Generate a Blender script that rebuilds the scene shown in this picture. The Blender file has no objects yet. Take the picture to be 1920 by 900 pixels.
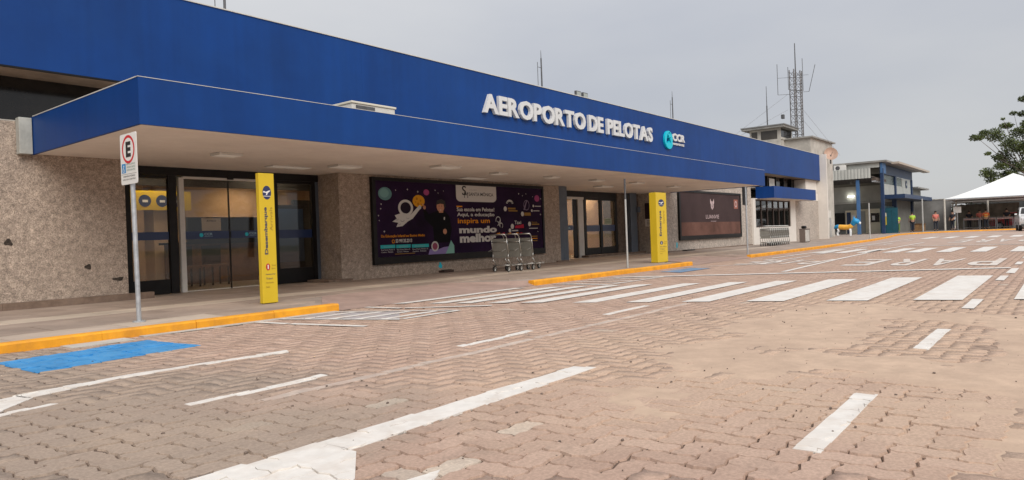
import bpy, bmesh, math, random
import numpy as np
from mathutils import Vector, Matrix, noise
random.seed(7)
rng = np.random.default_rng(7)
S = bpy.context.scene
COL = S.collection
R = math.radians

# ------------------------------------------------------------------ camera
cam_d = bpy.data.cameras.new('camera')
cam = bpy.data.objects.new('camera', cam_d)
COL.objects.link(cam)
S.camera = cam
YAW, PITCH, ROLL = R(38.656), R(0.237), R(2.108)
fw = Vector((math.cos(YAW) * math.cos(PITCH), math.sin(YAW) * math.cos(PITCH), -math.sin(PITCH)))
rt = Vector((math.sin(YAW), -math.cos(YAW), 0))
up = rt.cross(fw)
rt2 = rt * math.cos(ROLL) - up * math.sin(ROLL)
up2 = up * math.cos(ROLL) + rt * math.sin(ROLL)
m = Matrix((rt2, up2, -fw)).transposed().to_4x4()
m.translation = Vector((0, 0, 0.92))
cam.matrix_world = m
cam_d.sensor_width = 36
cam_d.lens = 24.65
cam_d.clip_start = 0.05
cam_d.clip_end = 6000

# ------------------------------------------------------------------ world: bright overcast sky
W = bpy.data.worlds.new('World')
S.world = W
W.use_nodes = True
wn, wl = W.node_tree.nodes, W.node_tree.links
wn.clear()
SUN_EL, SUN_AZ = R(40), R(236)          # azimuth measured from +X counter-clockwise: the direction the light comes from
sky = wn.new('ShaderNodeTexSky'); sky.sky_type = 'NISHITA'; sky.sun_disc = False
sky.sun_elevation = SUN_EL; sky.sun_rotation = R(90) - SUN_AZ
bg1 = wn.new('ShaderNodeBackground'); bg1.inputs[1].default_value = 0.07
wl.new(sky.outputs[0], bg1.inputs[0])
tc = wn.new('ShaderNodeTexCoord')
mp = wn.new('ShaderNodeMapping'); mp.inputs['Scale'].default_value = (1.0, 1.0, 3.0)
nz = wn.new('ShaderNodeTexNoise'); nz.inputs['Scale'].default_value = 1.6; nz.inputs['Detail'].default_value = 5; nz.inputs['Roughness'].default_value = 0.5
rp = wn.new('ShaderNodeValToRGB')
rp.color_ramp.elements[0].position = 0.3; rp.color_ramp.elements[0].color = (0.288, 0.298, 0.325, 1)
rp.color_ramp.elements[1].position = 0.7; rp.color_ramp.elements[1].color = (0.362, 0.364, 0.370, 1)
sp = wn.new('ShaderNodeSeparateXYZ')
mr = wn.new('ShaderNodeMapRange'); mr.inputs[1].default_value = 0.0; mr.inputs[2].default_value = 1.0
mr.inputs[3].default_value = 0.0; mr.inputs[4].default_value = 1.0
vm = wn.new('ShaderNodeVectorMath'); vm.operation = 'SCALE'
bg2 = wn.new('ShaderNodeBackground'); bg2.inputs[1].default_value = 1.0
wl.new(tc.outputs['Generated'], mp.inputs[0]); wl.new(mp.outputs[0], nz.inputs['Vector'])
wl.new(nz.outputs[0], rp.inputs[0]); wl.new(tc.outputs['Generated'], sp.inputs[0]); wl.new(sp.outputs[2], mr.inputs[0])
pw = wn.new('ShaderNodeMath'); pw.operation = 'POWER'; pw.inputs[1].default_value = 1.5
ml = wn.new('ShaderNodeMath'); ml.operation = 'MULTIPLY_ADD'; ml.inputs[1].default_value = 1.25; ml.inputs[2].default_value = 0.97   # overcast sky: brighter overhead
wl.new(mr.outputs[0], pw.inputs[0]); wl.new(pw.outputs[0], ml.inputs[0])
wl.new(rp.outputs[0], vm.inputs[0]); wl.new(ml.outputs[0], vm.inputs['Scale']); wl.new(vm.outputs[0], bg2.inputs[0])
mx = wn.new('ShaderNodeMixShader'); mx.inputs[0].default_value = 0.92
wo = wn.new('ShaderNodeOutputWorld')
wl.new(bg1.outputs[0], mx.inputs[1]); wl.new(bg2.outputs[0], mx.inputs[2]); wl.new(mx.outputs[0], wo.inputs[0])

sun_d = bpy.data.lights.new('sun', 'SUN')
sun_d.energy = 1.5; sun_d.angle = R(45); sun_d.color = (1.0, 0.95, 0.88)
sun = bpy.data.objects.new('sun', sun_d); COL.objects.link(sun)
sdir = Vector((math.cos(SUN_EL) * math.cos(SUN_AZ), math.cos(SUN_EL) * math.sin(SUN_AZ), math.sin(SUN_EL)))
sun.rotation_euler = sdir.to_track_quat('Z', 'Y').to_euler()
sun.location = (0, -20, 30)
S.view_settings.view_transform = 'Standard'
S.view_settings.look = 'None'
S.view_settings.exposure = 0.72
S.view_settings.gamma = 1.0

# ------------------------------------------------------------------ materials
MATS = {}
def mat(name, col, rough=0.6, metal=0.0, spec=0.5, noise_s=0.0, var=0.15, bump=0.0, bscale=None, emit=None, col2=None,
        vor=0.0, bdist=0.004, coat=0.0, stain=0.0, stain_col=None, stain_s=1.2):
    """Principled with noise colour variation, optional voronoi grain, stains and bump, all in world space."""
    if name in MATS: return MATS[name]
    M = bpy.data.materials.new(name); M.use_nodes = True
    n, l = M.node_tree.nodes, M.node_tree.links
    b = n['Principled BSDF']
    b.inputs['Base Color'].default_value = (*col, 1)
    b.inputs['Roughness'].default_value = rough
    b.inputs['Metallic'].default_value = metal
    b.inputs['Specular IOR Level'].default_value = spec
    b.inputs['Coat Weight'].default_value = coat
    if emit:
        b.inputs['Emission Color'].default_value = (*emit[0], 1); b.inputs['Emission Strength'].default_value = emit[1]
    out = None
    if noise_s or vor or stain:
        g = n.new('ShaderNodeNewGeometry')
    if noise_s:
        t = n.new('ShaderNodeTexNoise'); t.inputs['Scale'].default_value = noise_s; t.inputs['Detail'].default_value = 6
        t.inputs['Roughness'].default_value = 0.65
        l.new(g.outputs['Position'], t.inputs['Vector'])
        c = n.new('ShaderNodeValToRGB')
        c2 = col2 or tuple(max(0, x * (1 - var * 1.6)) for x in col)
        c.color_ramp.elements[0].position = 0.32; c.color_ramp.elements[0].color = (*c2, 1)
        c.color_ramp.elements[1].position = 0.68; c.color_ramp.elements[1].color = (*(tuple(min(1, x * (1 + var)) for x in col)), 1)
        l.new(t.outputs[0], c.inputs[0]); out = c.outputs[0]
        if bump:
            bp = n.new('ShaderNodeBump'); bp.inputs['Strength'].default_value = bump; bp.inputs['Distance'].default_value = bdist
            if bscale:
                t2 = n.new('ShaderNodeTexNoise'); t2.inputs['Scale'].default_value = bscale; t2.inputs['Detail'].default_value = 4
                l.new(g.outputs['Position'], t2.inputs['Vector']); l.new(t2.outputs[0], bp.inputs['Height'])
            else:
                l.new(t.outputs[0], bp.inputs['Height'])
            l.new(bp.outputs[0], b.inputs['Normal'])
    if vor:
        v = n.new('ShaderNodeTexVoronoi'); v.inputs['Scale'].default_value = vor
        l.new(g.outputs['Position'], v.inputs['Vector'])
        hsv = n.new('ShaderNodeSeparateColor'); l.new(v.outputs['Color'], hsv.inputs[0])
        mrr = n.new('ShaderNodeMapRange'); mrr.inputs[3].default_value = 0.66; mrr.inputs[4].default_value = 1.3
        l.new(hsv.outputs[0], mrr.inputs[0])
        sc = n.new('ShaderNodeVectorMath'); sc.operation = 'SCALE'
        l.new(out, sc.inputs[0]); l.new(mrr.outputs[0], sc.inputs['Scale']); out = sc.outputs[0]
        bp = n.new('ShaderNodeBump'); bp.inputs['Strength'].default_value = 0.9; bp.inputs['Distance'].default_value = 0.008; bp.invert = True
        l.new(v.outputs['Distance'], bp.inputs['Height']); l.new(bp.outputs[0], b.inputs['Normal'])
    if stain:
        t = n.new('ShaderNodeTexNoise'); t.inputs['Scale'].default_value = stain_s; t.inputs['Detail'].default_value = 8
        t.inputs['Roughness'].default_value = 0.7; t.inputs['Distortion'].default_value = 0.6
        l.new(g.outputs['Position'], t.inputs['Vector'])
        c = n.new('ShaderNodeMapRange'); c.inputs[1].default_value = 0.46; c.inputs[2].default_value = 0.66; c.inputs[4].default_value = stain
        l.new(t.outputs[0], c.inputs[0])
        mi = n.new('ShaderNodeMix'); mi.data_type = 'RGBA'
        l.new(c.outputs[0], mi.inputs[0])
        if out is not None: l.new(out, mi.inputs[6])
        else: mi.inputs[6].default_value = (*col, 1)
        mi.inputs[7].default_value = (*(stain_col or tuple(x * 0.5 for x in col)), 1)
        out = mi.outputs[2]
    if out is not None: l.new(out, b.inputs['Base Color'])
    MATS[name] = M
    return M

def glass_mat(name, tint=(0.75, 0.8, 0.8), rough=0.02):
    M = bpy.data.materials.new(name); M.use_nodes = True
    n, l = M.node_tree.nodes, M.node_tree.links
    n.clear()
    o = n.new('ShaderNodeOutputMaterial'); t = n.new('ShaderNodeBsdfTransparent'); t.inputs[0].default_value = (*tint, 1)
    g = n.new('ShaderNodeBsdfGlossy'); g.inputs['Roughness'].default_value = rough; g.inputs[0].default_value = (0.9, 0.92, 0.95, 1)
    f = n.new('ShaderNodeFresnel'); f.inputs[0].default_value = 1.5
    ge = n.new('ShaderNodeNewGeometry'); ir = n.new('ShaderNodeMapRange'); ir.inputs[3].default_value = 1.5; ir.inputs[4].default_value = 1 / 1.5   # thin pane: both faces reflect alike
    l.new(ge.outputs['Backfacing'], ir.inputs[0]); l.new(ir.outputs[0], f.inputs[0])
    ms = n.new('ShaderNodeMixShader')
    l.new(f.outputs[0], ms.inputs[0]); l.new(t.outputs[0], ms.inputs[1]); l.new(g.outputs[0], ms.inputs[2]); l.new(ms.outputs[0], o.inputs[0])
    return M

BLUE = mat('blue_cladding_paint', (0.002, 0.042, 0.200), 0.5, noise_s=0.5, var=0.10, spec=0.27, stain=0.25, stain_col=(0.010, 0.062, 0.22), stain_s=0.35)
SOFFIT = mat('soffit_plaster', (0.88, 0.80, 0.72), 0.85, noise_s=0.9, var=0.06, bump=0.15, bscale=9, stain=0.25, stain_col=(0.62, 0.50, 0.42), stain_s=0.5)
PEBBLE = mat('pebble_dash_render', (0.425, 0.34, 0.275), 0.95, noise_s=11, var=0.22, vor=66, stain=0.30, stain_col=(0.27, 0.21, 0.165), stain_s=0.55)
PEBBLE2 = mat('grey_pebble_dash_render', (0.50, 0.43, 0.37), 0.95, noise_s=9, var=0.22, vor=50, stain=0.35, stain_col=(0.24, 0.21, 0.18), stain_s=0.45)
WHITE = mat('white_wall_paint', (0.74, 0.69, 0.63), 0.75, noise_s=1.2, var=0.05, stain=0.15, stain_col=(0.5, 0.44, 0.38))
DARK = mat('dark_glazing', (0.020, 0.017, 0.015), 0.12, noise_s=2, var=0.3)
BLACK = mat('black_aluminium', (0.014, 0.013, 0.013), 0.4, noise_s=6, var=0.2)
ALU = mat('white_aluminium', (0.62, 0.60, 0.56), 0.45, noise_s=5, var=0.06)
PLINTH = mat('brown_plinth_stone', (0.19, 0.13, 0.095), 0.8, noise_s=8, var=0.2, stain=0.4, stain_col=(0.3, 0.22, 0.17), stain_s=2)
SLATE = mat('blue_grey_pilaster_paint', (0.10, 0.125, 0.16), 0.6, noise_s=4, var=0.1)
ORANGE = mat('yellow_kerb_paint', (0.84, 0.36, 0.012), 0.65, noise_s=3, var=0.12, stain=0.55, stain_col=(0.50, 0.21, 0.03), stain_s=3.5, bump=0.25, bscale=30)
PAINT = mat('white_road_paint', (0.72, 0.675, 0.62), 0.6, noise_s=9, var=0.06, stain=0.45, stain_col=(0.52, 0.42, 0.34), stain_s=3.5)
WORN = mat('worn_road_paint', (0.52, 0.42, 0.35), 0.8, noise_s=7, var=0.15, stain=0.75, stain_col=(0.40, 0.27, 0.21), stain_s=4)
FADEB = mat('faded_blue_road_paint', (0.13, 0.24, 0.38), 0.8, noise_s=4, var=0.15, stain=0.7, stain_col=(0.36, 0.32, 0.32), stain_s=2)
WORNW = mat('scuffed_white_road_paint', (0.66, 0.60, 0.54), 0.7, noise_s=9, var=0.08, stain=0.7, stain_col=(0.47, 0.36, 0.29), stain_s=2.5)
BLUEP = mat('blue_road_paint', (0.035, 0.25, 0.54), 0.6, noise_s=3, var=0.12, stain=0.35, stain_col=(0.14, 0.42, 0.68), stain_s=3.2)
GREYP = mat('grey_blue_faded_road_paint', (0.38, 0.34, 0.34), 0.8, noise_s=4, var=0.12, stain=0.85, stain_col=(0.46, 0.35, 0.28), stain_s=3)
YELLOW = mat('totem_yellow_paint', (0.66, 0.46, 0.018), 0.45, noise_s=1.5, var=0.04)
NAVY = mat('navy_print', (0.02, 0.03, 0.10), 0.5)
GALV = mat('galvanised_steel', (0.46, 0.48, 0.50), 0.45, 0.5, noise_s=12, var=0.15)
GALVD = mat('dark_weathered_steel', (0.12, 0.12, 0.125), 0.5, 0.4, noise_s=12, var=0.2)
STEEL = mat('trolley_steel', (0.55, 0.54, 0.51), 0.3, 0.85, noise_s=15, var=0.12)
TPANEL = mat('trolley_grey_panel', (0.26, 0.25, 0.22), 0.5, noise_s=3, var=0.1)
RUBBER = mat('black_rubber', (0.02, 0.02, 0.02), 0.7, noise_s=9, var=0.2)
SIGNW = mat('sign_white', (0.78, 0.76, 0.72), 0.45, noise_s=2, var=0.03)
RED = mat('sign_red', (0.62, 0.02, 0.03), 0.45)
INK = mat('black_ink', (0.01, 0.01, 0.012), 0.5)
ICONB = mat('icon_blue', (0.02, 0.25, 0.55), 0.5)
TEAL = mat('logo_teal', (0.0, 0.52, 0.66), 0.4)
LETTER = mat('letter_white', (0.66, 0.655, 0.65), 0.5, noise_s=3, var=0.03)
ROOFG = mat('roof_grey', (0.30, 0.29, 0.27), 0.85, noise_s=1.5, var=0.15, stain=0.4, stain_s=1)
CONC = mat('pale_concrete', (0.50, 0.47, 0.42), 0.85, noise_s=2, var=0.12, stain=0.45, stain_col=(0.3, 0.27, 0.24), stain_s=1.2)
TARP = mat('white_tent_canvas', (0.80, 0.80, 0.78), 0.7, noise_s=0.8, var=0.05)
GREYW = mat('grey_green_wall', (0.235, 0.235, 0.215), 0.85, noise_s=1, var=0.1, stain=0.3, stain_s=0.8)
PALEW = mat('pale_grey_panel', (0.46, 0.47, 0.44), 0.7, noise_s=1, var=0.08)
DBLUE = mat('dark_blue_metal', (0.012, 0.036, 0.10), 0.45, noise_s=2, var=0.15)
LBLUE = mat('light_blue_metal', (0.055, 0.14, 0.30), 0.5, noise_s=2, var=0.12)
TEALW = mat('teal_shutter', (0.008, 0.085, 0.12), 0.5, noise_s=2, var=0.15)
CREAM = mat('cream_panel', (0.72, 0.66, 0.50), 0.7, noise_s=2, var=0.08)
DSHED = mat('dark_shed_sheet', (0.055, 0.06, 0.06), 0.7, noise_s=1.5, var=0.3)
VDARK = mat('painted_dark_interior', (0.018, 0.018, 0.017), 0.9, noise_s=2, var=0.2)  # near-black, unlit depth put into the colour of flat sheets
GROUND = mat('dry_earth', (0.30, 0.24, 0.17), 0.95, noise_s=0.3, var=0.2, col2=(0.10, 0.13, 0.05))
SOIL = mat('joint_soil', (0.135, 0.09, 0.065), 1.0, noise_s=40, var=0.4)
BARK = mat('tree_bark', (0.16, 0.13, 0.11), 0.9, noise_s=8, var=0.3, bump=0.5)
SKIN = mat('skin', (0.42, 0.24, 0.16), 0.6)
HAIR = mat('dark_hair', (0.02, 0.015, 0.012), 0.7)
HIVIS = mat('hi_vis_green', (0.42, 0.72, 0.05), 0.6, noise_s=9, var=0.1)
HIORA = mat('hi_vis_orange', (0.85, 0.18, 0.04), 0.6, noise_s=9, var=0.1)
PINKO = mat('salmon_shirt', (0.70, 0.20, 0.16), 0.7, noise_s=9, var=0.1)
TROUS = mat('dark_trousers', (0.03, 0.035, 0.05), 0.8, noise_s=9, var=0.2)
STRIPE = mat('reflective_stripe', (0.75, 0.62, 0.12), 0.4)
WARMW = mat('lobby_tan_wall', (0.50, 0.34, 0.21), 0.8, noise_s=1, var=0.08)
LFLOOR = mat('lobby_floor', (0.33, 0.27, 0.22), 0.35, noise_s=1.5, var=0.1)
LCEIL = mat('lobby_ceiling', (0.60, 0.56, 0.50), 0.9, noise_s=2, var=0.05)
LAMPW = mat('lit_lamp_diffuser', (0.9, 0.85, 0.75), 0.5, emit=((1.0, 0.82, 0.60), 13.0))
LAMPS = mat('canopy_lamp_diffuser', (0.85, 0.80, 0.72), 0.5, emit=((1.0, 0.86, 0.72), 0.06))
BULB = mat('workshop_lamp', (0.9, 0.9, 0.85), 0.5, emit=((1.0, 0.97, 0.85), 6.0))
BANDB = mat('door_blue_film', (0.010, 0.030, 0.11), 0.3)
BANDL = mat('door_film_print', (0.35, 0.55, 0.65), 0.4)
WOODB = mat('brown_counter', (0.16, 0.08, 0.04), 0.5, noise_s=5, var=0.2)
REDC = mat('red_car_paint', (0.42, 0.02, 0.03), 0.3, coat=0.6, noise_s=1, var=0.03)
WHC = mat('white_car_paint', (0.75, 0.75, 0.74), 0.3, coat=0.6, noise_s=1, var=0.03)
HL = mat('headlight_lens', (0.7, 0.72, 0.75), 0.15)
HBLUE = mat('statue_blue', (0.01, 0.28, 0.58), 0.4, noise_s=3, var=0.1)
HYEL = mat('statue_yellow', (0.82, 0.42, 0.05), 0.4, noise_s=3, var=0.1)
HWHT = mat('statue_white', (0.75, 0.78, 0.80), 0.4, noise_s=3, var=0.05)
TAPE = mat('barrier_tape', (0.65, 0.45, 0.42), 0.5, noise_s=9, var=0.3)
DISH = mat('dish_rust_paint', (0.50, 0.33, 0.25), 0.6, noise_s=2, var=0.15)
GLASS = glass_mat('door_glass', (0.80, 0.78, 0.74))
GLASSW = glass_mat('window_glass', (0.45, 0.45, 0.42), 0.03)

def paver_mat():
    M = bpy.data.materials.new('paver_concrete'); M.use_nodes = True
    n, l = M.node_tree.nodes, M.node_tree.links
    b = n['Principled BSDF']; b.inputs['Roughness'].default_value = 0.92; b.inputs['Specular IOR Level'].default_value = 0.25
    g = n.new('ShaderNodeNewGeometry')
    at = n.new('ShaderNodeAttribute'); at.attribute_name = 'tone'
    c = n.new('ShaderNodeValToRGB'); r = c.color_ramp; r.interpolation = 'LINEAR'
    r.elements[0].position = 0.0; r.elements[0].color = (0.400, 0.272, 0.208, 1)
    r.elements[1].position = 0.90; r.elements[1].color = (0.510, 0.360, 0.280, 1)
    e = r.elements.new(0.45); e.color = (0.455, 0.315, 0.243, 1)
    e = r.elements.new(0.93); e.color = (0.46, 0.37, 0.30, 1)
    e = r.elements.new(0.99); e.color = (0.56, 0.46, 0.37, 1)
    l.new(at.outputs['Fac'], c.inputs[0])
    def noise_(scale, detail=5, rough=0.6, dist=0.0):
        t = n.new('ShaderNodeTexNoise'); t.inputs['Scale'].default_value = scale; t.inputs['Detail'].default_value = detail
        t.inputs['Roughness'].default_value = rough; t.inputs['Distortion'].default_value = dist
        l.new(g.outputs['Position'], t.inputs['Vector']); return t.outputs[0]
    def rng_(x, a, b_, c_=0.0, d=1.0):
        q = n.new('ShaderNodeMapRange'); q.interpolation_type = 'SMOOTHSTEP'
        q.inputs[1].default_value = a; q.inputs[2].default_value = b_; q.inputs[3].default_value = c_; q.inputs[4].default_value = d
        l.new(x, q.inputs[0]); return q.outputs[0]
    def mix_(f, a, col):
        q = n.new('ShaderNodeMix'); q.data_type = 'RGBA'; l.new(f, q.inputs[0]); l.new(a, q.inputs[6]); q.inputs[7].default_value = (*col, 1); return q.outputs[2]
    col = c.outputs[0]
    # grey worn area on the left lane, sandy dust elsewhere (dirt with a shape of its own)
    sep = n.new('ShaderNodeSeparateXYZ'); l.new(g.outputs['Position'], sep.inputs[0])
    ma = n.new('ShaderNodeMath'); ma.operation = 'MULTIPLY_ADD'; ma.inputs[1].default_value = 2.6; ma.inputs[2].default_value = -1.3
    l.new(noise_(0.8, 5, 0.6, 0.5), ma.inputs[0])
    ad = n.new('ShaderNodeMath'); ad.operation = 'ADD'; l.new(sep.outputs[0], ad.inputs[0]); l.new(ma.outputs[0], ad.inputs[1])
    greyx = rng_(ad.outputs[0], 2.0, 3.4, 1.0, 0.0)
    ad2 = n.new('ShaderNodeMath'); ad2.operation = 'ADD'; l.new(sep.outputs[1], ad2.inputs[0]); l.new(ma.outputs[0], ad2.inputs[1])
    greyy = rng_(ad2.outputs[0], 2.2, 2.9)
    mu = n.new('ShaderNodeMath'); mu.operation = 'MULTIPLY'; l.new(greyx, mu.inputs[0]); l.new(greyy, mu.inputs[1])
    mu2 = n.new('ShaderNodeMath'); mu2.operation = 'MULTIPLY'; mu2.inputs[1].default_value = 0.7; l.new(mu.outputs[0], mu2.inputs[0])
    col = mix_(mu2.outputs[0], col, (0.30, 0.245, 0.195))
    col = mix_(rng_(noise_(0.9, 6, 0.62, 0.4), 0.50, 0.72, 0, 0.35), col, (0.50, 0.37, 0.27))
    col = mix_(rng_(noise_(3.2, 6, 0.7, 0.6), 0.52, 0.75, 0, 0.5), col, (0.29, 0.21, 0.165))
    # dust film where the sand drift lies
    def mulf(a_, b_):
        q = n.new('ShaderNodeMath'); q.operation = 'MULTIPLY'; l.new(a_, q.inputs[0]); l.new(b_, q.inputs[1]); return q.outputs[0]
    dust = mulf(mulf(rng_(ad.outputs[0], 2.3, 3.8), rng_(ad.outputs[0], 10.0, 12.0, 1.0, 0.0)), mulf(rng_(ad2.outputs[0], 2.7, 4.2, 1.0, 0.0), rng_(noise_(1.6, 6, 0.65, 0.4), 0.3, 0.55, 0.35, 0.75)))
    col = mix_(dust, col, (0.52, 0.375, 0.275))
    f = rng_(noise_(60, 4, 0.7), 0.3, 0.75, 0.82, 1.15)
    sc = n.new('ShaderNodeVectorMath'); sc.operation = 'SCALE'; l.new(col, sc.inputs[0]); l.new(f, sc.inputs['Scale'])
    l.new(sc.outputs[0], b.inputs['Base Color'])
    bp = n.new('ShaderNodeBump'); bp.inputs['Strength'].default_value = 0.6; bp.inputs['Distance'].default_value = 0.004
    l.new(noise_(110, 5, 0.75), bp.inputs['Height']); l.new(bp.outputs[0], b.inputs['Normal'])
    return M
PAVER = paver_mat()
SAND = mat('dusty_sand', (0.52, 0.375, 0.272), 1.0, noise_s=5, var=0.10, bump=0.6, bscale=45, bdist=0.006, stain=0.5, stain_col=(0.40, 0.28, 0.205), stain_s=1.3)
FARROAD = mat('distant_paving', (0.44, 0.315, 0.25), 0.95, noise_s=1.6, var=0.12, stain=0.3, stain_s=0.4, stain_col=(0.33, 0.25, 0.21))

def slab_mat():
    M = bpy.data.materials.new('sidewalk_slab'); M.use_nodes = True
    n, l = M.node_tree.nodes, M.node_tree.links
    b = n['Principled BSDF']; b.inputs['Roughness'].default_value = 0.85
    g = n.new('ShaderNodeNewGeometry'); at = n.new('ShaderNodeAttribute'); at.attribute_name = 'tone'
    c = n.new('ShaderNodeValToRGB'); r = c.color_ramp
    r.elements[0].color = (0.30, 0.228, 0.180, 1); r.elements[1].color = (0.50, 0.41, 0.32, 1)
    e = r.elements.new(0.6); e.color = (0.37, 0.285, 0.228, 1)
    l.new(at.outputs['Fac'], c.inputs[0])
    t = n.new('ShaderNodeTexNoise'); t.inputs['Scale'].default_value = 1.3; t.inputs['Detail'].default_value = 8; t.inputs['Roughness'].default_value = 0.65
    l.new(g.outputs['Position'], t.inputs['Vector'])
    q = n.new('ShaderNodeMapRange'); q.inputs[1].default_value = 0.3; q.inputs[2].default_value = 0.7; q.inputs[3].default_value = 0.75; q.inputs[4].default_value = 1.25
    l.new(t.outputs[0], q.inputs[0])
    sc = n.new('ShaderNodeVectorMath'); sc.operation = 'SCALE'; l.new(c.outputs[0], sc.inputs[0]); l.new(q.outputs[0], sc.inputs['Scale'])
    l.new(sc.outputs[0], b.inputs['Base Color'])
    t2 = n.new('ShaderNodeTexNoise'); t2.inputs['Scale'].default_value = 50; l.new(g.outputs['Position'], t2.inputs['Vector'])
    bp = n.new('ShaderNodeBump'); bp.inputs['Strength'].default_value = 0.35; bp.inputs['Distance'].default_value = 0.003
    l.new(t2.outputs[0], bp.inputs['Height']); l.new(bp.outputs[0], b.inputs['Normal'])
    return M
SLAB = slab_mat()

def leaf_mat(name, c1, c2):
    M = bpy.data.materials.new(name); M.use_nodes = True
    n, l = M.node_tree.nodes, M.node_tree.links
    b = n['Principled BSDF']; b.inputs['Roughness'].default_value = 0.6
    g = n.new('ShaderNodeNewGeometry')
    t = n.new('ShaderNodeTexNoise'); t.inputs['Scale'].default_value = 0.9; t.inputs['Detail'].default_value = 3
    l.new(g.outputs['Position'], t.inputs['Vector'])
    c = n.new('ShaderNodeValToRGB'); c.color_ramp.elements[0].position = .35; c.color_ramp.elements[0].color = (*c1, 1)
    c.color_ramp.elements[1].position = .65; c.color_ramp.elements[1].color = (*c2, 1)
    l.new(t.outputs[0], c.inputs[0]); l.new(c.outputs[0], b.inputs['Base Color'])
    b.inputs['Transmission Weight'].default_value = 0.0
    return M
LEAF = leaf_mat('leaves', (0.035, 0.050, 0.020), (0.105, 0.135, 0.030))
LEAF2 = leaf_mat('shrub_leaves', (0.05, 0.07, 0.03), (0.12, 0.16, 0.06))

# ------------------------------------------------------------------ mesh helpers
class MB:
    def __init__(s): s.v = []; s.f = []; s.m = []; s.mats = []
    def mi(s, mt):
        if mt not in s.mats: s.mats.append(mt)
        return s.mats.index(mt)
    def add(s, vs, fs, mt=None):
        o = len(s.v); s.v.extend([tuple(p) for p in vs]); k = s.mi(mt) if mt else 0
        for f in fs: s.f.append(tuple(o + i for i in f)); s.m.append(k)
        return s
    def box(s, x0, x1, y0, y1, z0, z1, mt=None):
        if x0 > x1: x0, x1 = x1, x0
        if y0 > y1: y0, y1 = y1, y0
        if z0 > z1: z0, z1 = z1, z0
        v = [(x0, y0, z0), (x1, y0, z0), (x1, y1, z0), (x0, y1, z0), (x0, y0, z1), (x1, y0, z1), (x1, y1, z1), (x0, y1, z1)]
        return s.add(v, [(3, 2, 1, 0), (4, 5, 6, 7), (0, 1, 5, 4), (1, 2, 6, 5), (2, 3, 7, 6), (3, 0, 4, 7)], mt)
    def bbox(s, x0, x1, y0, y1, z0, z1, b=0.01, mt=None):
        """box with bevelled edges (chamfer b)"""
        bm = bmesh.new(); bmesh.ops.create_cube(bm, size=1)
        for v in bm.verts:
            v.co.x = x0 + (v.co.x + .5) * (x1 - x0); v.co.y = y0 + (v.co.y + .5) * (y1 - y0); v.co.z = z0 + (v.co.z + .5) * (z1 - z0)
        bmesh.ops.bevel(bm, geom=bm.edges[:], offset=b, segments=2, affect='EDGES', profile=0.5)
        bm.verts.index_update()
        s.add([v.co[:] for v in bm.verts], [[v.index for v in f.verts] for f in bm.faces], mt); bm.free(); return s
    def prism(s, poly, z0, z1, mt=None):
        n = len(poly); v = [(x, y, z0) for x, y in poly] + [(x, y, z1) for x, y in poly]
        a = sum(poly[i][0] * poly[(i + 1) % n][1] - poly[(i + 1) % n][0] * poly[i][1] for i in range(n))
        f = [tuple(range(n - 1, -1, -1)), tuple(range(n, 2 * n))] + [(i, (i + 1) % n, n + (i + 1) % n, n + i) for i in range(n)]
        if a < 0: f = [t[::-1] for t in f]
        return s.add(v, f, mt)
    def tube(s, a, b, r, r2=None, n=10, mt=None, cap=True):
        a, b = Vector(a), Vector(b); d = (b - a)
        if d.length < 1e-6: return s
        q = d.to_track_quat('Z', 'Y'); r2 = r if r2 is None else r2
        v = []
        for p, rr in ((a, r), (b, r2)):
            for i in range(n):
                t = 2 * math.pi * i / n; v.append(p + q @ Vector((rr * math.cos(t), rr * math.sin(t), 0)))
        f = [(i, (i + 1) % n, n + (i + 1) % n, n + i) for i in range(n)]
        if cap: f += [tuple(range(n - 1, -1, -1)), tuple(range(n, 2 * n))]
        return s.add(v, f, mt)
    def path(s, pts, r, n=8, mt=None):
        for a, b in zip(pts, pts[1:]): s.tube(a, b, r, n=n, mt=mt)
        return s
    def ball(s, c, r, sc=(1, 1, 1), seg=12, rings=8, mt=None):
        v = [(c[0], c[1], c[2] + r * sc[2])]
        for i in range(1, rings):
            p = math.pi * i / rings
            for j in range(seg):
                t = 2 * math.pi * j / seg
                v.append((c[0] + r * sc[0] * math.sin(p) * math.cos(t), c[1] + r * sc[1] * math.sin(p) * math.sin(t), c[2] + r * sc[2] * math.cos(p)))
        v.append((c[0], c[1], c[2] - r * sc[2])); f = []
        for j in range(seg): f.append((0, 1 + j, 1 + (j + 1) % seg))
        for i in range(rings - 2):
            for j in range(seg):
                a = 1 + i * seg; f.append((a + j, a + seg + j, a + seg + (j + 1) % seg, a + (j + 1) % seg))
        e = len(v) - 1; a = 1 + (rings - 2) * seg
        for j in range(seg): f.append((e, a + (j + 1) % seg, a + j))
        return s.add(v, f, mt)
    def build(s, name, mt=None, parent=None, smooth=False, local=False):
        me = bpy.data.meshes.new(name)
        vs = s.v
        if parent is not None and not local:
            o = wloc(parent); vs = [(a - o.x, b - o.y, c - o.z) for a, b, c in vs]
        me.from_pydata(vs, [], s.f)
        if s.mats:
            for q in s.mats: me.materials.append(q)
            me.polygons.foreach_set('material_index', s.m)
        if mt: me.materials.append(mt) if not s.mats else None
        if smooth: me.polygons.foreach_set('use_smooth', [True] * len(me.polygons))
        me.update()
        ob = bpy.data.objects.new(name, me); COL.objects.link(ob)
        if parent is not None: ob.parent = parent
        return ob

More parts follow.
